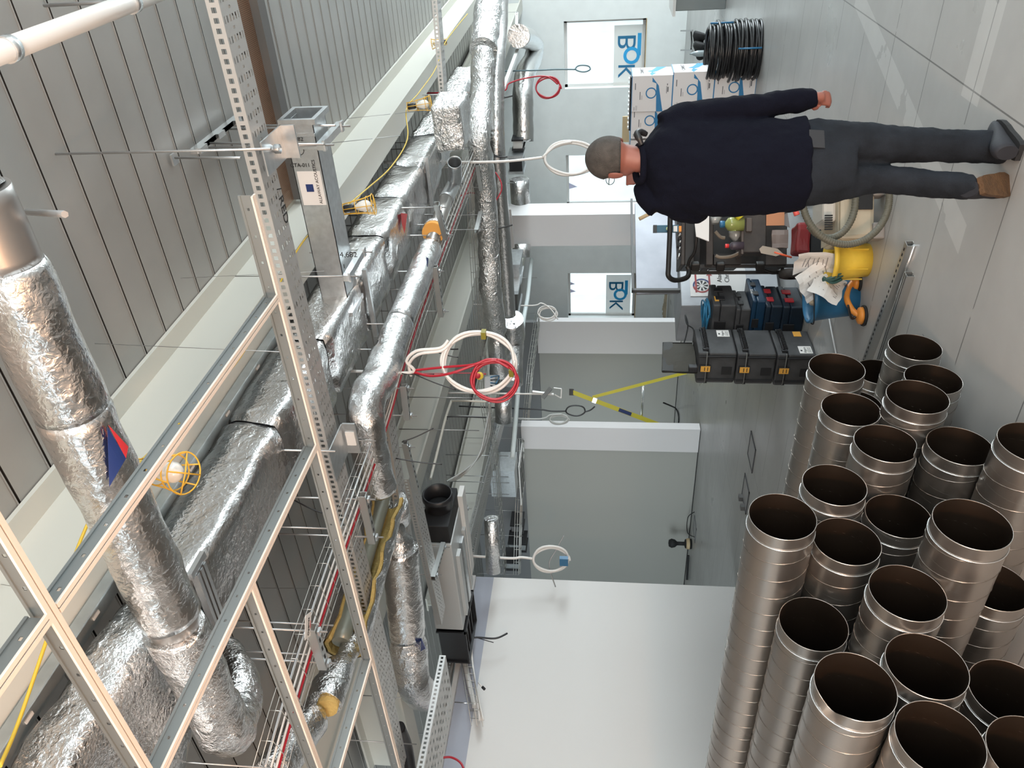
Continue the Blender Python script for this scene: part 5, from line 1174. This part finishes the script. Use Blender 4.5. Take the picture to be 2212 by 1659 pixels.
b = B(); b.prism([(0, 0), (.22, .0), (.18, .10), (.02, .12)], .02, frame(q6(1532, 462, 6.25), RH*-1, ZU)); tag(b.ob('white_box_lid', PAPER), 'white carton flap on the middle shelf by the elbow of the man', 'carton flap')
tb([(1546, 552, 6.35), (1556, 556, 6.35), (1580, 554, 6.35), (1600, 545, 6.35)], .014, 'strap', pr('tan_strap', (.20, .16, .12), .7)); tb([(1545, 500, 6.35), (1556, 512, 6.35), (1566, 514, 6.35)], .014, 'strap', pr('tan_strap', (.20, .16, .12)))
# red tool sack
s5 = 5.6; t2 = T('red_tool', 'dark red power tool case lying at the foot of the trolley', 'tool', XY(P(1750, 515, s=s5)))
b = B(); sbox(b, 1722, 1752, 480, 545, s5, .2); b.ob('red_body', pr('dark_red_plastic', (.18, .01, .012), .45), t2, bevel=.02, wob=(.015, 6, 3))
B().tube(catm([P(1712, 440, s=5.5), P(1716, 450, s=5.5), P(1722, 465, s=5.5)], 4), .02, 10).ob('pink_knob', pr('coral_red_plastic', (.75, .12, .10), .4), t2)
b = B(); sbox(b, 1752, 1800, 478, 545, s5+.05, .18); b.ob('lower_body', BLKM, t2, bevel=.01)
# ---- vacuum cleaner
vq = P(1912, 515, z=0); vr = P(1912, 415, z=0)
t = T('vacuum_cleaner', 'cream wheeled industrial vacuum cleaner behind the legs of the man', 'vacuum cleaner', (vq.x, vq.y, 0))
Wd = .36; M_ = fr(XY(vq)) @ Matrix.Rotation(.0, 4, 'Z')
zT = P(1792, 470, s=4.95).z
B().box((0, .02, .05), (Wd, .42, .26), M_).ob('lower_tank', CREAM, t, bevel=.03); B().box((.01, .03, .265), (Wd-.01, .40, zT), M_).ob('motor_head', CREAM, t, bevel=.04)
B().box((Wd*.50, .008, .07), (Wd*.82, .022, .16), M_).ob('dark_latch', BLKM, t); B().box((0, .0, .0), (.10, .10, .07), M_).ob('caster', pr('grey_caster', (.25, .23, .21), .6), t, bevel=.01)
B().box((Wd-.1, .0, .0), (Wd, .10, .07), M_).ob('caster', pr('grey_caster', (.25, .23, .21)), t, bevel=.01); B().box((.02, .34, .0), (.10, .42, .07), M_).ob('caster', pr('grey_caster', (.25, .23, .21)), t)
for k in range(7): B().box((.06+k*.014, .018, .30), (.067+k*.014, .032, .345), M_).ob('vent_slot', BLKM, t)
B().box((.12, .08, zT), (.30, .34, zT+.08), M_).ob('top_panel', pr('pale_top_panel', (.5, .47, .42), .5), t, bevel=.02)
HOS = pr('grey_green_hose', (.10, .095, .07), .6)
def hose(l, r=.021, k=10):
    c = catm(l, k); fine = []
    for i in range(len(c)-1):
        n = max(1, int((c[i+1]-c[i]).length/.0035))
        for j in range(n): fine.append(c[i].lerp(c[i+1], j/n))
    rs = [r*(1.0 if i % 3 else .86) for i in range(len(fine))]
    return B().tube(fine, rs, 12).ob('hose', HOS, t)
sv = 4.55
def ell(cx, cy, rx, ry, a0, a1, s0, n=14, ds=0): return [P(cx+rx*math.cos(a0+(a1-a0)*i/n), cy+ry*math.sin(a0+(a1-a0)*i/n), s=s0+ds*i/n) for i in range(n+1)]
hose(ell(1827, 425, 94, 103, -2.6, 1.0, sv, ds=-.02)[::1]+ell(1827, 425, 94, 103, 1.0, 3.6, sv-.02)[1:])
hose(ell(1790, 430, 58, 84, -1.2, 2.4, sv+.07))
# ---- buckets
def bucket(c, r0, r1, h, m, label, tilt=0, az=0):
    t = T('bucket', label, 'bucket', c); M_ = Matrix.Translation(c) @ Matrix.Rotation(az, 4, 'Z') @ Matrix.Rotation(tilt, 4, 'X')
    B().lathe([(0, .004), (r0, .0), (r0*.5+r1*.5, h*.5), (r1, h-.03), (r1+.012, h-.03), (r1+.014, h), (r1-.002, h), (r1-.008, h-.03), (r0-.004, .01), (0, .01)], M_, 36).ob('bucket_body', m, t)
    for k in range(6): B().box((-.003, r0*.5+r1*.5-.004, .03), (.003, r0*.5+r1*.5+.006, h-.05), M_ @ Matrix.Rotation(k*PI/3, 4, 'Z')).ob('rib', m, t) if m is YELP else None
    return t, M_
yq = P(1887, 556, z=0); zyt = P(1797, 565, s=4.95).z
ty, My = bucket(XY(yq)+FH*.11, .105, .135, max(.22, zyt), YELP, 'yellow bucket stuffed with papers and green clamps')
bq = P(1860, 640, z=0); zbt = P(1740, 632, s=5.35).z
tb2, Mb = bucket(XY(bq)+FH*.12, .115, .155, max(.28, zbt), BLUEP, 'blue bucket holding a roll of tape, left of the yellow bucket')
hb = max(.28, zbt)
B().tube(catm([Mb @ V((-.155, 0, hb-.01)), Mb @ V((-.12, -.14, hb-.02)), Mb @ V((0, -.175, hb-.0)), Mb @ V((.12, -.12, hb+.01)), Mb @ V((.155, 0, hb))], 5), .004, 6).ob('bail_handle', BLKM, tb2)
t = T('tape_roll', 'cream roll of masking tape tilted in the mouth of the blue bucket', 'tape roll', Mb @ V((0, .02, hb-.08)))
B().lathe([(.03, -.022), (.052, -.022), (.052, .022), (.03, .022), (.03, -.022)], Mb @ Matrix.Translation((-.01, .02, hb-.05)) @ Matrix.Rotation(1.0, 4, 'Y'), 28).ob('tape', pr('cream_tape', (.62, .52, .38), .6), t)
hy = max(.22, zyt)
for k, (a, tl, lab) in enumerate(((.2, .5, 'crumpled printed sheet leaning out of the yellow bucket toward the trolley'), (1.6, .8, 'printed white sheet fanning out over the yellow bucket rim'), (2.7, 1.0, 'white paper corner drooping over the blue bucket'))):
    t = T('paper_sheet', lab, 'paper', My @ V((0, 0, hy-.02)), 'papers in the yellow bucket'); b = B(); n = 8
    M_ = My @ Matrix.Translation((-.03-.03*k, .02*k, hy-.06)) @ Matrix.Rotation(a*.5-.4, 4, 'Z') @ Matrix.Rotation(-.5*(k)-.1, 4, 'Y')
    def pp_(u_, v_): return M_ @ V((-.11+.2*u_, .06*math.sin(v_*2.2+k)+.02*math.sin(u_*5+k), .26*v_-.02*u_*u_))+V(noise.noise_vector(V((u_*3, v_*3, k))))*.016
    for i in range(n):
        for j in range(n): b.quad([pp_(i/n, j/n), pp_((i+1)/n, j/n), pp_((i+1)/n, (j+1)/n), pp_(i/n, (j+1)/n)])
    b.ob('sheet', PAPER, t, solid=.0008)
    b = B()
    for l in range(8):
        v_ = .25+.07*l; b.quad([pp_(.15, v_)+FH*-.003, pp_(.75-(l % 3)*.15, v_)+FH*-.003, pp_(.75-(l % 3)*.15, v_+.018)+FH*-.003, pp_(.15, v_+.018)+FH*-.003])
    b.ob('print_lines', pr('grey_print', (.25, .24, .24), .7), t, solid=.0006)
GRN = pr('dark_green_plastic', (.03, .09, .08), .5)
t = T('spring_clamp', 'dark green spring clamp clipped on the yellow bucket rim', 'clamp', My @ V((-.1, -.1, hy)))
for k in range(3): B().tube(catm([My @ V((-.02-.03*k, -.11, hy-.07)), My @ V((-.05-.02*k, -.135, hy-.01)), My @ V((-.08+.01*k, -.12, hy+.05))], 5), .010, 8).ob('clamp_arm', GRN, t)
# ---- orange suction lifter
t = T('suction_lifter', 'orange suction lifter with black levers on the floor beside the blue bucket', 'lifter', P(1856, 645, z=0))
cs = [P(1856, 610, z=0), P(1868, 682, z=0)]
ORM = pr('worn_orange_plastic', (.72, .26, .04), .45, mottle=.12, mscale=14)
for q in cs:
    B().lathe([(0, .0), (.066, .0), (.07, .008), (.066, .016), (0, .018)], Matrix.Translation(q), 28).ob('suction_pad', BLKM, t)
    B().lathe([(0, .018), (.058, .018), (.054, .038), (.03, .05), (0, .052)], Matrix.Translation(q), 28).ob('orange_cup', ORM, t)
d = (cs[1]-cs[0]).normalized()
B().tube(catm([cs[0]+V((0, 0, .04)), cs[0]+d*.05+V((0, 0, .075)), (cs[0]+cs[1])/2+V((0, 0, .095)), cs[1]-d*.05+V((0, 0, .075)), cs[1]+V((0, 0, .04))], 6), .019, 12).ob('grip', ORM, t)
for q, X, Y in ((cs[0], 1825, 614), (cs[1], 1832, 660)): B().tube(catm([q+V((0, 0, .05)), q+d*.02+V((0, 0, .085)), P(X, Y, s=4.95)], 5), .008, 8).ob('lever', BLK, t)
# ---- strut channels on the floor
def floorstrut(a_, c_, label, w_=.044, z0=0.0, n=22):
    a_, c_ = V(a_), V(c_); d = (c_-a_).normalized(); sd = ZU.cross(d).normalized(); t = T('strut_channel', label, 'steel channel', a_, 'slotted steel channels on the floor'); b = B()
    b.bar(a_+V((0, 0, z0+.040)), c_+V((0, 0, z0+.040)), w_, .003)
    for sgn in (-1, 1): b.bar(a_+sd*sgn*w_/2+V((0, 0, z0+.0205)), c_+sd*sgn*w_/2+V((0, 0, z0+.0205)), .003, .041); b.bar(a_+sd*sgn*(w_/2-.008)+V((0, 0, z0+.0015)), c_+sd*sgn*(w_/2-.008)+V((0, 0, z0+.0015)), .014, .003)
    b.ob('channel', STR, t); b = B(); L = (c_-a_).length
    if n:
        for k in range(n):
            q = a_+d*(.03+(L-.05)*k/n)+V((0, 0, z0+.0420)); b.bar(q, q+d*.018, .012, .0012)
        b.ob('slots', BLKM, t)
    else:
        for sgn in (-.25, .25): b.bar(a_+sd*w_*sgn+V((0, 0, z0+.042)), c_+sd*w_*sgn+V((0, 0, z0+.042)), .004, .0015)
        b.ob('groove', BLKM, t)
    return t
a_, c_ = P(1958, 526, z=.04), P(1862, 790, z=.04)
floorstrut(XY(a_), XY(c_), 'long slotted steel channel on the floor pointing at the trolley', n=24)
a_, c_ = P(1957, 592, z=.04), P(1893, 790, z=.04)
floorstrut(XY(a_), XY(c_), 'shorter unslotted steel channel lying against the long slotted one', n=0, w_=.046)
tag(B().tube([XY(P(1978, 530, z=0))+V((0, 0, .008)), XY(P(1940, 640, z=0))+V((0, 0, .008))], .008, 8).ob('steel_rod', GALVB), 'thin steel rod lying beside the end of the long slotted channel', 'rod')
# plastic film on the floor
t = tag(B().quad([P(1808, 775, z=.004), P(1788, 672, z=.004), P(1755, 740, z=.02), P(1765, 790, z=.01)]).ob('plastic_film', pr('clear_film', (.55, .57, .58), .18, alpha=.5), wob=(.012, 5, 5)), 'clear plastic film wrinkled on the floor beside the black cases', 'plastic film')
tag(B().tube(catm([P(1788, 672, z=.01), P(1796, 715, z=.02), P(1808, 775, z=.01)], 5), .006, 6).ob('film_edge', pr('clear_film_fold', (.6, .62, .63), .2)), 'folded bright edge of the plastic film on the floor', 'plastic fold')
# floor service outlets: dark framed squares
FRM = pr('outlet_frame', (.12, .12, .13), .6)
for k, (q, lab) in enumerate((([(1625, 935), (1632, 966), (1623, 1018), (1617, 985)], 'dark outlined floor outlet frame nearest the cases'), ([(1611, 1025), (1618, 1060), (1611, 1105), (1604, 1075)], 'floor outlet frame with two lumps on its edge beside the topmost duct'), ([(1502, 1115), (1504, 1140), (1501, 1172), (1498, 1145)], 'dark floor outlet frame near the foot of the near grey partition'))):
    p_ = [P(X, Y, z=.0) for X, Y in q]; c = sum(p_, V((0, 0, 0)))/4; b = B()
    t = T('floor_outlet', lab, 'floor outlet', c)
    a1 = .17
    for (x0, y0_, x1, y1_) in ((-a1, -a1, a1, -a1+.02), (-a1, a1-.02, a1, a1), (-a1, -a1, -a1+.02, a1), (a1-.02, -a1, a1, a1)): b.box((c.x+x0, c.y+y0_, 0), (c.x+x1, c.y+y1_, .008))
    b.ob('frame', FRM, t); B().box((c.x-a1+.02, c.y-a1+.02, 0), (c.x+a1-.02, c.y+a1-.02, .004)).ob('cover', pr('outlet_cover', (.40, .40, .40), .5), t)
    if k == 1:
        for s in (-.06, .1): B().box((c.x-a1-.02, c.y+s-.03, 0), (c.x-a1+.04, c.y+s+.03, .05)).ob('socket', pr('grey_socket', (.18, .18, .18), .6), t)
tag(B().tube(catm([P(1500, 1160, z=.02), P(1485, 1150, z=.1), P(1486, 1118, z=.08), P(1500, 1106, z=.02)], 6), .008, 6).ob('thin_cable', BLKM), 'thin cable arching from the floor at the near grey partition', 'cable')
t = T('hammer_drill', 'small black and tan power tool standing at the foot of the near grey partition', 'power tool', P(1493, 1176, z=0))
q = XY(P(1494, 1175, z=0)); B().lathe([(0, 0), (.09, 0), (.10, .05), (.08, .12), (.035, .13), (.035, .26), (.07, .30), (.085, .36), (.06, .41), (0, .42)], Matrix.Translation(q), 16).ob('tool_body', BLKM, t); B().lathe([(.101, .04), (.103, .05), (.09, .10), (.088, .10)], Matrix.Translation(q), 16).ob('tan_band', WOOD, t)
tag(B().bar(P(1487, 1200, z=.03), P(1484, 1252, z=.03), .03, .04).ob('floor_strip', BLKM), 'dark strip lying along the foot of the near grey partition', 'strip')
# cable end by the ladder bay
cable([P(1433, 870, z=.4), P(1452, 878, z=.2), P(1461, 884, z=.03), P(1466, 900, z=.02), P(1465, 920, z=.02)], .016, BLKM, 'black cable end rising from the floor in the ladder bay')
# plaster stain strip at window wall foot
STAIN = pr('dried_filler_stain', (.50, .42, .30), .8, mottle=.2, mscale=6)
b = B(); xa_, xb_ = P(1437, 690, y=YW-.01).x, P(1440, 612, y=YW-.01).x
for k in range(16):
    x0 = xa_+(xb_-xa_)*k/16; b.box((x0, YW-.006, .02), (x0+(xb_-xa_)/16+.01, YW-.001, .05+.09*abs(noise.noise(V((k*.9, 0, 0))))+.04))
b.ob('trim_4', STAIN, kind='structure')
# ---- yellow step ladder
LY = pr('ladder_yellow', (.66, .56, .04), .45)
lr = XY(P(1300, 860, y=12.6)).normalized(); lx = V((lr.y, -lr.x, 0)); base_d = 12.6/lr.y*1.0
def LP(X, Y, off=0):
    d = P(X, Y, s=1)-CAM; n_ = lr; t_ = base_d/d.dot(n_); return CAM+d*t_+lr*off
t = T('step_ladder', 'yellow step ladder standing open in the bay between the partitions', 'ladder', XY(LP(1350, 870)))
topA, botA = LP(1236, 847), LP(1425, 918); dirA = (botA-topA).normalized(); botA = topA+dirA*(topA.z/-dirA.z*.995)
topB, botB = LP(1280, 858), LP(1455, 812); dirB = (botB-topB).normalized(); botB = topB+dirB*(topB.z/-dirB.z*.995)
for off in (0, .42):
    o_ = lr*off
    B().bar(topA+o_, botA+o_, .085, .03, up=lr).ob('front_rail', LY, t); B().bar(topB+o_, botB+o_, .06, .025, up=lr).ob('rear_rail', LY, t)
    B().bar(topA+o_+V((0, 0, .06)), topA+o_-V((0, 0, .02)), .13, .035, up=lr).ob('top_cap', BLK, t)
    a1_, b1_ = topA.lerp(botA, .62)+o_, topB.lerp(botB, .55)+o_; B().tube([a1_, b1_], .012, 6).ob('spreader', GALVB, t)
    j = topA.lerp(botA, .20)+o_; B().bar(j-dirA*.04, j+dirA*.04, .10, .034, up=lr).ob('hinge_plate', GALVB, t)
for k in range(7):
    q = topA.lerp(botA, .08+.135*k); B().bar(q, q+lr*.42, .08, .025).ob('tread', GALV, t)
q = topA.lerp(botA, .47)-lr*.02; B().bar(q-dirA*.13, q+dirA*.13, .07, .004, up=lr).ob('maker_label', NBLUE, t)
q = topA.lerp(botA, .86)-lr*.02; B().bar(q-dirA*.12, q+dirA*.12, .06, .004, up=lr).ob('white_label', PAPER, t)
# ================================================================== THE MAN
O_ = XY(P(2200, 300, z=0))+FH*.06
def W(X, Y, dep=0.0):                                   # point in an upright plane facing the camera, through the man
    d = P(X, Y, s=1)-CAM; return CAM+d*(((O_-CAM).dot(FH)+dep)/d.dot(FH))
man = T('person', 'person seen from behind in a dark navy jumper and dark jeans, walking toward the trolley', 'person', O_)
def soft(b, name, mat, vox, disp=0, dsc=.08, sub=2, label=None):
    o = b.ob(name, mat, man, label=label)
    m = o.modifiers.new('remesh', 'REMESH'); m.mode = 'VOXEL'; m.voxel_size = vox; m.use_smooth_shade = True
    m = o.modifiers.new('smooth', 'SMOOTH'); m.factor = .6; m.iterations = sub*3
    if disp:
        tx = bpy.data.textures.new(name, 'CLOUDS'); tx.noise_scale = dsc; tx.noise_depth = 2
        m = o.modifiers.new('folds', 'DISPLACE'); m.texture = tx; m.strength = disp; m.mid_level = .5; m.texture_coords = 'GLOBAL'
    return o
def E(c, w_, d, ax=None): return (c, RH*w_, (ax or FH)*d)
def S(X, Yr, Yl, dep, hd, sh=0):                        # horizontal section through X between two silhouette edges
    a, c = W(X, Yr, dep), W(X, Yl, dep); m = (a+c)/2; return (V((m.x, m.y, m.z)), (a-c)/2, FH*hd)
# head direction: turned a little to the left
hdv = (FH*math.cos(.38)-RH*math.sin(.38)).normalized(); hrt = V((hdv.y, -hdv.x, 0)); hc = W(1322, 343, .12)
HM = Matrix((hrt*1.07, hdv*1.07, ZU*1.05)).transposed().to_4x4(); HM.translation = hc
def HP(x, y, z): return HM @ V((x, y, z))
def blob(b, c, rx, ry, rz, n=14):
    b.loft([(c+ZU*rz*math.sin(a), hrt*rx*math.cos(a), hdv*ry*math.cos(a)) for a in [(-.5+i/n)*PI*.985 for i in range(n+1)]], n=22); return b
body = B()
blob(body, HP(0, -.005, .015), .082, .102, .099); blob(body, HP(0, .012, -.055), .064, .083, .068)
body.tube([HP(0, .085, .012), HP(0, .110, -.022), HP(0, .112, -.032)], [.009, .014, .010], 10)          # nose
body.tube([HP(0, .060, -.098), HP(0, .078, -.102)], [.028, .020], 12)                                  # chin
body.tube([HP(-.02, .092, -.062), HP(.02, .092, -.062)], .009, 8)                                       # lips
nk = [HP(0, -.012, -.05), W(1385, 346, .11), W(1410, 350, .10)]
body.tube(nk, [.058, .056, .066], 18)
body.loft([S(1398, 312, 392, .10, .05), S(1440, 285, 430, .10, .09), S(1520, 288, 450, .10, .10), S(1640, 280, 446, .10, .11), S(1745, 272, 440, .09, .11), S(1790, 275, 438, .09, .10)])
HS = W(1770, 213, .10)
armR = [W(1440, 272, .10), W(1520, 248, .09), W(1600, 236, .09), W(1690, 222, .10), W(1752, 211, .11)]
body.tube(catm(armR, 4), [.052]*4+[.046]*4+[.040]*4+[.034]*4+[.028], 16)
armL = [W(1425, 415, .10), W(1475, 438, .16), W(1500, 438, .26), W(1450, 400, .36), W(1400, 380, .42)]
body.tube(catm(armL, 4), [.044]*5+[.040]*5+[.034]*5+[.028]*2, 16)
LR = [W(1770, 312, .09), W(1930, 313, .10), W(2090, 318, .07), W(2160, 316, .05)]
LL = [W(1770, 400, .09), W(1920, 385, .10), W(2060, 400, .0), W(2110, 405, -.06)]
for l in (LR, LL): body.tube(catm(l, 5), [.064, .062, .058, .055, .052, .048, .046, .046, .045, .042, .040, .036, .034, .033, .032, .032], 18)
# right hand: palm, four curled fingers and a thumb
palm0, palm1 = W(1752, 211, .11), W(1774, 211, .125)
body.tube([palm0, palm0.lerp(palm1, .5), palm1+ZU*-.006], [.027, .031, .032], 14, sx=.8)
for k, (dx, ln) in enumerate(((-.030, .9), (-.010, 1.0), (.010, .96), (.028, .8))):
    r0_ = palm1+RH*dx*.9+ZU*-.005; b1 = r0_+ZU*-.030*ln+FH*.012; b2 = b1+ZU*-.014*ln+FH*.026*ln; b3 = b2+ZU*.014+FH*.016
    body.tube(catm([r0_, b1, b2, b3], 3), [.0095]*5+[.0085]*3+[.0075]*2, 10)
body.tube(catm([palm0+RH*-.026+FH*.01, palm0+RH*-.040+ZU*-.022+FH*.026, palm0+RH*-.030+ZU*-.042+FH*.040], 3), [.011]*4+[.009]*3, 10)
# left hand held in front, hidden from behind
lh = W(1398, 384, .42)
body.tube([lh, lh+ZU*.05], [.028, .030], 12, sx=.7)
for k in range(4): body.tube(catm([lh+ZU*.05+RH*(-.026+.017*k), lh+ZU*.085+RH*(-.026+.017*k)+FH*.01, lh+ZU*.10+RH*(-.026+.017*k)+FH*.03], 3), [.0085]*7, 8)
body.tube([lh+ZU*.02+RH*.026, lh+ZU*.055+RH*.045], [.011, .009], 8)
soft(body, 'body', SKIN, .0075, sub=1)
for sgn in (1, -1):                                       # ears
    b = B(); c = HP(.082*sgn, -.004, -.016)
    b.loft([(c+ZU*.034*math.sin(a)+hrt*sgn*(.006+.006*math.cos(a))-hdv*.004*math.cos(a), hrt*sgn*.006, hdv*(.004+.017*math.cos(a)*(1+.25*math.sin(a)))) for a in [(-.5+i/10)*PI*.97 for i in range(11)]], n=12)
    b.ob('ear', SKIN, man)
for sgn in (1, -1):
    B().lathe([(0, -.011), (.008, -.008), (.011, 0), (.008, .008), (0, .011)], Matrix.Translation(HP(.03*sgn, .083, .014)), 12).ob('eye', PAPER, man)
# cropped hair: cap over the skull, down to the nape
b = B(); n = 26; rings = []
for i in range(15):
    ph = PI*.5-i/14*PI*.66; ring = []
    for k in range(n):
        th = 2*PI*k/n; fx, fy = math.sin(th), -math.cos(th)      # fy<0 is the back of the head
        low = PI*.5-i/14*(PI*.5+ (.52 if fy < .15 else -.22*min(1, (fy-.15)*2)))
        rr = 1.035
        ring.append(b.bm.verts.new(HP(.078*rr*math.cos(low)*fx, -.005+.097*rr*math.cos(low)*fy*1.0, .015+.0965*rr*math.sin(low))))
    rings.append(ring)
for i in range(14):
    for k in range(n):
        f = b.bm.faces.new((rings[i][k], rings[i][(k+1) % n], rings[i+1][(k+1) % n], rings[i+1][k])); f.smooth = True
hair = b.ob('hair', HAIR, man, label='closely cropped grey brown hair', solid=.006)
b = B()
for sgn in (1, -1): b.tube([HP(.080*sgn, -.005, .006), HP(.076*sgn, .05, .012), HP(.066*sgn, .092, .012)], .0022, 6)
for sgn in (1, -1):
    b.tube([HP(.034*sgn+.026*math.cos(k*PI/8), .100, .006+.019*math.sin(k*PI/8)) for k in range(17)], .0018, 6, cap=False)
b.tube([HP(-.008, .102, .01), HP(.008, .102, .01)], .0018, 6); b.ob('glasses', pr('spectacle_frame', (.10, .12, .12), .3), man)
# jumper
j = B()
j.loft([S(1388, 318, 386, .105, .050), S(1400, 300, 400, .10, .085), S(1418, 272, 436, .10, .115), S(1445, 256, 452, .10, .125), S(1500, 256, 462, .10, .135), S(1560, 262, 468, .10, .145), S(1620, 262, 464, .10, .150), S(1690, 258, 458, .09, .150), S(1728, 252, 454, .09, .150), S(1738, 252, 454, .09, .148)], n=30)
j.tube(catm([W(1432, 276, .10), W(1470, 258, .10), W(1520, 246, .09), W(1600, 234, .09), W(1690, 222, .10), W(1760, 210, .11)], 4), [.062, .066, .068, .068, .067, .066, .064, .063, .062, .061, .060, .059, .058, .057, .056, .055, .054, .052, .050, .048, .046], 20)
j.tube(catm([W(1425, 420, .10), W(1475, 445, .16), W(1508, 447, .27), W(1450, 408, .37), W(1415, 392, .40)], 4), [.072]*7+[.064]*6+[.050]*4, 20)
j.tube([W(1400, 385, .13), W(1390, 405, .14), W(1394, 428, .14), W(1420, 446, .13)], [.03, .040, .044, .055], 16)
soft(j, 'jumper', NAVY, .0095, .034, .11, sub=2)
B().tube(catm([W(1388, 318, .06), W(1391, 345, .045), W(1388, 386, .06), W(1376, 388, .12), W(1372, 350, .17), W(1378, 318, .12), W(1388, 318, .06)], 6), .016, 10).ob('collar', NAVY, man)
B().tube(catm([W(1386, 312, .05), W(1381, 300, .04), W(1376, 290, .045), W(1383, 285, .06), W(1396, 290, .08)], 5), [.012]*5+[.015]*14+[.013]*2, 10, jit=.004).ob('radio_clip', BLK, man)
# jeans
t_ = B()
t_.loft([S(1728, 262, 446, .09, .125), S(1760, 258, 444, .09, .130), S(1800, 262, 438, .10, .125), S(1838, 266, 428, .10, .112)], n=26)
def leg(sec):
    t_.loft([S(*q) for q in sec], n=22)
leg([(1790, 260, 352, .09, .105), (1850, 264, 352, .09, .100), (1910, 272, 351, .10, .092), (1970, 276, 350, .095, .080), (2030, 280, 350, .085, .072), (2090, 284, 351, .07, .070), (2140, 281, 352, .06, .072), (2172, 284, 353, .055, .074)])
leg([(1790, 347, 438, .10, .105), (1840, 351, 428, .12, .096), (1890, 356, 416, .12, .086), (1940, 361, 420, .09, .078), (1990, 366, 425, .05, .070), (2040, 371, 428, .01, .064), (2080, 374, 431, -.03, .062), (2100, 376, 431, -.05, .062)])
soft(t_, 'jeans', JEAN, .0095, .016, .06, sub=2)
B().quad([W(1748, 280, -.042), W(1748, 318, -.045), W(1782, 320, -.045), W(1780, 282, -.040)]).ob('back_pocket', pr('worn_denim', (.018, .020, .024), .8), man, solid=.004)
# shoes
SH = pr('dark_blue_trainer', (.012, .013, .018), .75, mottle=.2, mscale=14); SOLE = pr('tan_sole', (.085, .042, .016), .7, bump=(90, .5), mottle=.3, mscale=25)
fd = (FH*.55-RH*-.62).normalized()
b = B(); h0 = XY(O_)+V((0, 0, 0)); h0 = XY(W(2200, 322, .05)); tdir = (RH*.78+FH*.45).normalized()
tdir = (RH*.55+FH*-.10).normalized()
sd = V((-tdir.y, tdir.x, 0))
def shoe(heel, toe, upn, nm_, m, width=.047, L=None, sole=None):
    t__ = (toe-heel); L = t__.length; t__.normalize(); s__ = upn.cross(t__).normalized(); b = B()
    prof = ((0, .030, .085), (.08, .036, .098), (.25, .040, .088), (.45, .042, .066), (.62, .048, .054), (.80, .048, .042), (.93, .038, .032), (1.0, .018, .020))
    b.loft([(heel+t__*L*u_+upn*(hh*.5+.016), s__*w_, upn*hh*.5) for u_, w_, hh in prof], n=18); o = b.ob(nm_, m, man)
    b = B(); ring0 = [(u_, w_+.004) for u_, w_, hh in prof]
    poly = [(L*u_, w_) for u_, w_ in ring0]+[(L*u_, -w_) for u_, w_ in ring0[::-1]]
    M_ = Matrix((t__, s__, t__.cross(s__))).transposed().to_4x4(); M_.translation = heel
    b.prism(poly, .022, M_ if t__.cross(s__).dot(upn) > 0 else M_ @ Matrix.Scale(-1, 4, (0, 0, 1))); b.ob('shoe_sole', sole or SOLE, man)
    return o
q0 = P(2208, 328, z=0); q1 = P(2150, 270, z=0); dR = (q1-q0).normalized(); shoe(q0-dR*.01, q0+dR*.26, ZU, 'shoe', SH, sole=BLKM)
tL = P(2163, 404, z=.02); hL = W(2106, 405, -.10); dL = (tL-hL).normalized()
upL = (FH-dL*dL.dot(FH)).normalized(); shoe(hL-upL*.035, hL-upL*.035+dL*.235, upL, 'shoe', SH, L=1)
